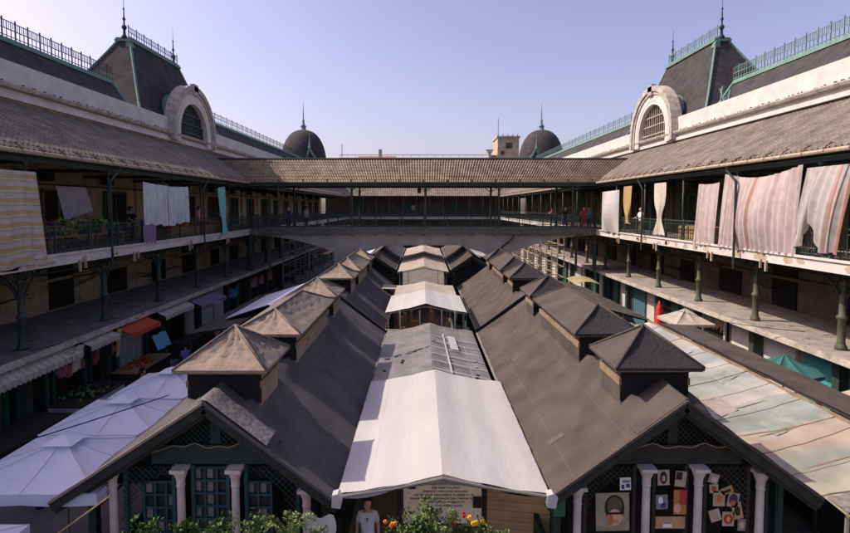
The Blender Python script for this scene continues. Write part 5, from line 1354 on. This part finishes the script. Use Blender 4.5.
# ================================================================== FRONT: sign, screen, plants
sg = thing('notice_board', 'cream notice board with rows of black lettering under the white canopy', 'sign', (.8, 11.4, 1.0))
m = MB(); m.box(-.45, 1.35, 11.4, 11.45, 1.3, 3.0); m.build('board', 'board_cream', sg)
m = MB()
for x in (-.55, 1.42): m.box(x-.05, x+.05, 11.36, 11.46, 0, 3.05)
build_each(m, 'post', 'dark_brown', sg)
m = MB(); m.prism([(x, z-.5) for x, z in [(-.32, 2.62), (-.18, 2.62), (-.16, 2.66), (-.22, 2.7), (-.22, 2.78), (-.12, 2.8), (-.12, 2.83), (-.38, 2.82), (-.37, 2.78), (-.28, 2.78), (-.28, 2.7), (-.34, 2.66)]], 'y', 11.388, 11.4); m.build('emblem', 'hair_dark', sg)
lines = [('PROVEDORIA', .25, .8, 2.335), ('PROVEDORES DA JUSTICA', .02, 1.02, 2.25), ('DE RESTAURO', .2, .85, 2.165), ('COMERCIO MERCADO BOLHAO', -.08, 1.03, 2.08), ('DE FRUTAS LEGUMES E FLORES N 14', -.2, 1.15, 1.995), ('PEIXE AVES TEMPEROS DA TERRA N 15', -.3, 1.25, 1.91), ('ABERTO AO PUBLICO', .0, .95, 1.825), ('DO MERCADO', .3, .9, 1.74)]
for tx, xa, xb, z in lines:
    cu = bpy.data.curves.new('lettering', 'FONT'); cu.body = tx; cu.size = .075; cu.extrude = .002; cu.align_x = 'LEFT'; cu.offset = .0
    o = bpy.data.objects.new('lettering', cu); C.objects.link(o)
    dg = bpy.context.evaluated_depsgraph_get(); dg.update(); me = bpy.data.meshes.new_from_object(o.evaluated_get(dg)); bpy.data.objects.remove(o)
    w_ = max(v.co.x for v in me.vertices) - min(v.co.x for v in me.vertices); k = (xb-xa)/w_
    o = bpy.data.objects.new('lettering', me); C.objects.link(o); me.materials.clear(); me.materials.append(MATS['dark_brown'])
    o.parent = sg; o.rotation_euler = (R(90), 0, 0); o.scale = (k, .85, 1); o.location = (xa-.8, -.012, z-1.0-.035)
m = MB(); m.box(1.15, 1.34, 11.34, 11.38, 1.7, 1.95); tag(m.build('price_tag', 'hair_dark'), 'small dark rack hooked on the edge of the cream notice board', 'rack')
m = MB(); m.grid(lambda u, v: (1.5+1.6*u, 12.3-.25*u, .4+2.1*v+.02*math.sin(v*20)), 8, 30, .03); tag(m.build('passage_screen', 'passage_sunlit_tan'), 'tan screen standing in for the sunlit passage beside the notice board', 'screen')  # added panel in place of a lit passage, sunlight put into its tan
m = MB(); m.box(2.62, 2.85, 9.9, 10.0, 2.4, 2.95); tag(m.build('hanging_box', 'door_green'), 'small green box hanging at the sunlit pavilion corner', 'box')
m = MB(); m.grid(lambda u, v: (-2.25+.55*u+.05*math.sin(v*6), 9.4, 2.72-.9*v+.04*math.sin(u*9)), 10, 8, .01); tag(m.build('hanging_cloth', 'curtain_white', None, True), 'white cloth with blue print hanging under the canopy corner by the shaded pavilion', 'cloth')
# diagonal pole and red card near the left gable
m = MB(); m.tube([(-7.3, 8.9, 2.2), (-5.8, 9.2, 3.25)], .018, 5); tag(m.build('slanting_pole', 'rope'), 'thin slanting pole leaning at the corner of the green lattice gable', 'pole')
t = thing('red_card_sign', 'grey card with a red square below the corner of the lattice gable', 'sign', (-6.3, 9.0, 0))
m = MB(); m.box(-6.65, -6.05, 9.0, 9.02, 2.1, 2.48); m.build('card', 'paper_grey', t); m = MB(); m.box(-6.62, -6.4, 8.99, 9.0, 2.15, 2.42); m.build('red_square', 'paper_red', t); m = MB(); m.box(-6.4, -6.34, 9.03, 9.06, 0, 2.4); m.build('stake', 'crate', t)

def plant(name, lab, x, y, z, rx, rz, n, leaf, mats, kind='bush', pot=True, flowers=None, seed=1, cat='plant', stand=None):
    t = thing(name, lab, cat, (x, y, z)); rr = random.Random(seed)
    if pot:
        m = MB(); m.lathe([(.11, 0), (.15, .24), (.165, .25), (.165, .29), (.13, .29)], (x, y, z), 14); m.build('pot', 'terracotta', t, True)
    z0 = z + .28 if pot else z
    st = MB(); lv = [MB() for _ in mats]
    def leafq(m, p, d, L_, w):
        d = d.normalized(); sdv = d.cross(Vector((rr.uniform(-1,1), rr.uniform(-1,1), rr.uniform(-.2,1)))).normalized()*w; nrm = d.cross(sdv).normalized()*w*.5
        m.add([p, p+d*L_*.5+sdv+nrm*.3, p+d*L_, p+d*L_*.5-sdv+nrm*.3], [(0,1,2,3)])
    nst = 7 if kind == 'bush' else 14
    for s_ in range(nst):
        a = 2*PI*s_/nst + rr.uniform(-.3, .3); rad = rx*rr.uniform(.15, .95)
        if kind == 'bush':
            tip = Vector((x+math.cos(a)*rad, y+math.sin(a)*rad*.8, z0+rz*rr.uniform(.55, 1)))
            base = Vector((x, y, z0)); mid = base.lerp(tip, .5)+Vector((0,0,.08)); st.tube([base, mid, tip], [.012, .009, .004], 4)
            for q in range(n//nst):
                tt = rr.uniform(.25, 1); p = base.lerp(tip, tt) + Vector((rr.gauss(0, rx*.16), rr.gauss(0, rx*.16), rr.gauss(0, rz*.08)))
                leafq(rr.choice(lv), p, Vector((rr.uniform(-1,1), rr.uniform(-1,1), rr.uniform(-.3,.9))), leaf*rr.uniform(.6, 1.3), leaf*.28)
        else:   # fronds
            L_ = rx*rr.uniform(.8, 1.2); pts = []; lift = rz*rr.uniform(.6, 1.1)
            for q in range(9):
                f_ = q/8; pts.append(Vector((x+math.cos(a)*L_*f_, y+math.sin(a)*L_*f_*.8, z0+lift*math.sin(f_*2.1)*1.1)))
            st.tube(pts, .006, 4); m = rr.choice(lv)
            for q in range(1, 9):
                d = (pts[q]-pts[q-1]).normalized(); sd = d.cross(Vector((0,0,1))).normalized()
                for k in range(3):
                    p = pts[q-1].lerp(pts[q], k/3)
                    for sg_ in (-1, 1): leafq(m, p, d*.6+sd*sg_+Vector((0,0,-.15)), leaf*(1.1-q/11), leaf*.1)
    st.build('stems', 'stem', t)
    for m, mt in zip(lv, mats):
        if m.v: m.build('leaves', mt, t)
    if flowers:
        fm, fn_, fr = flowers
        m = MB(); 
        for _ in range(fn_):
            p = Vector((x+rr.uniform(-rx, rx)*.8, y-rr.uniform(0, rx)*.8, z0+rz*rr.uniform(.7, 1.1)))
            for k in range(6): a = k*PI/3; m.ball(tuple(p+Vector((math.cos(a), -.2, math.sin(a)))*fr*.55), fr*.5, 6, 4)
            m.ball(tuple(p+Vector((0,-fr*.3,0))), fr*.35, 6, 4)
        m.build('flowers', fm, t, True)
    return t
def bench(lab, x0, x1, y0, y1, h):
    t = thing('plant_stand', lab, 'plant stand', ((x0+x1)/2, (y0+y1)/2, 0))
    m = MB(); m.box(x0, x1, y0, y1, h-.05, h); m.build('shelf', 'crate', t)
    for x in (x0+.06, x1-.06):
        for y in (y0+.06, y1-.06): m = MB(); m.box(x-.03, x+.03, y-.03, y+.03, 0, h-.05); m.build('leg', 'crate', t)
bench('tall plant stand before the shaded lattice gable', -5.5, -1.9, 8.6, 9.25, 2.2)
bench('tall plant stand at the mouth of the canopied aisle', -.6, 1.5, 8.7, 9.2, 2.2)
D, Mi, Li = 'leaf_dark', 'leaf_mid', 'leaf_light'
plant('potted_shrub', 'dark broad-leaved shrub before the window bay of the lattice gable, beside the red card', -5.05, 8.9, 2.2, .34, .45, 380, .09, (D, D, Mi), seed=1)
plant('potted_shrub', 'dark bushy shrub at the foot of the second pale column', -4.35, 8.95, 2.2, .32, .42, 340, .09, (D, Mi, D), seed=2)
plant('potted_shrub', 'mid green shrub between the pale columns of the lattice gable', -3.65, 8.9, 2.2, .36, .55, 420, .085, (D, Mi, Mi), seed=3)
plant('potted_shrub', 'green shrub beside the pale fern', -3.05, 8.95, 2.2, .34, .62, 400, .085, (Mi, D, Li), seed=4)
plant('potted_fern', 'yellow-green fern with arching fronds by the shaded pavilion corner', -2.45, 8.85, 2.2, .48, .55, 0, .15, (Li, Mi), 'frond', seed=5)
plant('potted_shrub', 'sparse yellow-green plant between the fern and the hanging white cloth', -1.95, 8.8, 2.2, .26, .42, 160, .1, (Li, Mi), seed=6)
plant('potted_shrub', 'tall leafy plant in front of the notice board', .02, 8.95, 2.2, .4, .8, 520, .1, (Mi, D, Li), seed=7)
plant('potted_shrub', 'pale yellow-green bush at the base of the notice board', -.3, 8.8, 2.2, .34, .5, 380, .08, (Li, Mi), seed=8)
plant('potted_fern', 'spiky green grass-like plant in the middle of the aisle stand', .35, 8.8, 2.2, .34, .62, 0, .14, (Mi, Li), 'frond', seed=9)
plant('flowering_plant', 'yellow flowering plant at the notice board edge', .98, 8.85, 2.2, .2, .62, 150, .07, (Mi, D), flowers=('flower_yellow', 4, .05), seed=10, cat='flowers')
plant('flowering_plant', 'red and white flowering plant beside the yellow blooms', .68, 8.95, 2.2, .22, .55, 150, .07, (Mi, D), flowers=('flower_red', 5, .035), seed=11, cat='flowers')
plant('flowering_plant', 'pink flowering plant at the aisle mouth', -.62+.2, 8.7, 2.17, .24, .32, 160, .07, (Mi, D), flowers=('flower_pink', 9, .042), seed=12, cat='flowers')
plant('flowering_plant', 'orange flowering plant just above the pink blooms', -.6, 8.95, 2.2, .16, .52, 120, .07, (Mi, D), flowers=('flower_orange', 4, .04), seed=13, cat='flowers')
plant('potted_herb', 'round pale-leaved basil pot by the tan passage screen', 1.32, 8.85, 2.2, .24, .34, 420, .065, (Li, Mi), seed=14)

# ================================================================== CAMERA
cam = bpy.data.cameras.new('camera'); co = bpy.data.objects.new('camera', cam); C.objects.link(co)
co.location = (0, 0, ZC); co.rotation_euler = (R(90)-TH, 0, 0)
cam.sensor_width = 36; cam.sensor_fit = 'HORIZONTAL'; cam.lens = 36*FPX/850
cam.shift_x = 2.0/850; cam.shift_y = -31.0/850
cam.clip_start = .1; cam.clip_end = 3000
scene.camera = co

# ================================================================== LIGHT
sd = Vector((-1.0, .16, 1.06)).normalized()     # direction towards the sun
el = math.asin(sd.z); az = math.atan2(sd.x, sd.y)
sun = bpy.data.lights.new('sun', 'SUN'); so = bpy.data.objects.new('sun', sun); C.objects.link(so)
sun.energy = 3.6; sun.angle = R(.5); sun.color = (1, .91, .77)
so.rotation_euler = sd.to_track_quat('Z', 'Y').to_euler(); so.location = (-60, 10, 60)
wd = bpy.data.worlds.new('World'); scene.world = wd; wd.use_nodes = True
nt = wd.node_tree; bg = nt.nodes['Background']

sky = nt.nodes.new('ShaderNodeTexSky'); sky.sky_type = 'NISHITA'; sky.sun_disc = False
sky.sun_elevation = el; sky.sun_rotation = az; sky.air_density = 1.0; sky.dust_density = 3.0; sky.ozone_density = 1.2; sky.altitude = 100
tint = nt.nodes.new('ShaderNodeMix'); tint.data_type = 'RGBA'; tint.blend_type = 'MULTIPLY'; tint.inputs['Factor'].default_value = 1
tint.inputs['B'].default_value = (1.27, .995, 1.09, 1)
nt.links.new(sky.outputs[0], tint.inputs['A']); nt.links.new(tint.outputs['Result'], bg.inputs['Color']); bg.inputs['Strength'].default_value = .128
scene.view_settings.view_transform = 'Standard'; scene.view_settings.look = 'None'
scene.view_settings.exposure = 0.48; scene.view_settings.gamma = 1.0
scene.render.engine = 'CYCLES'
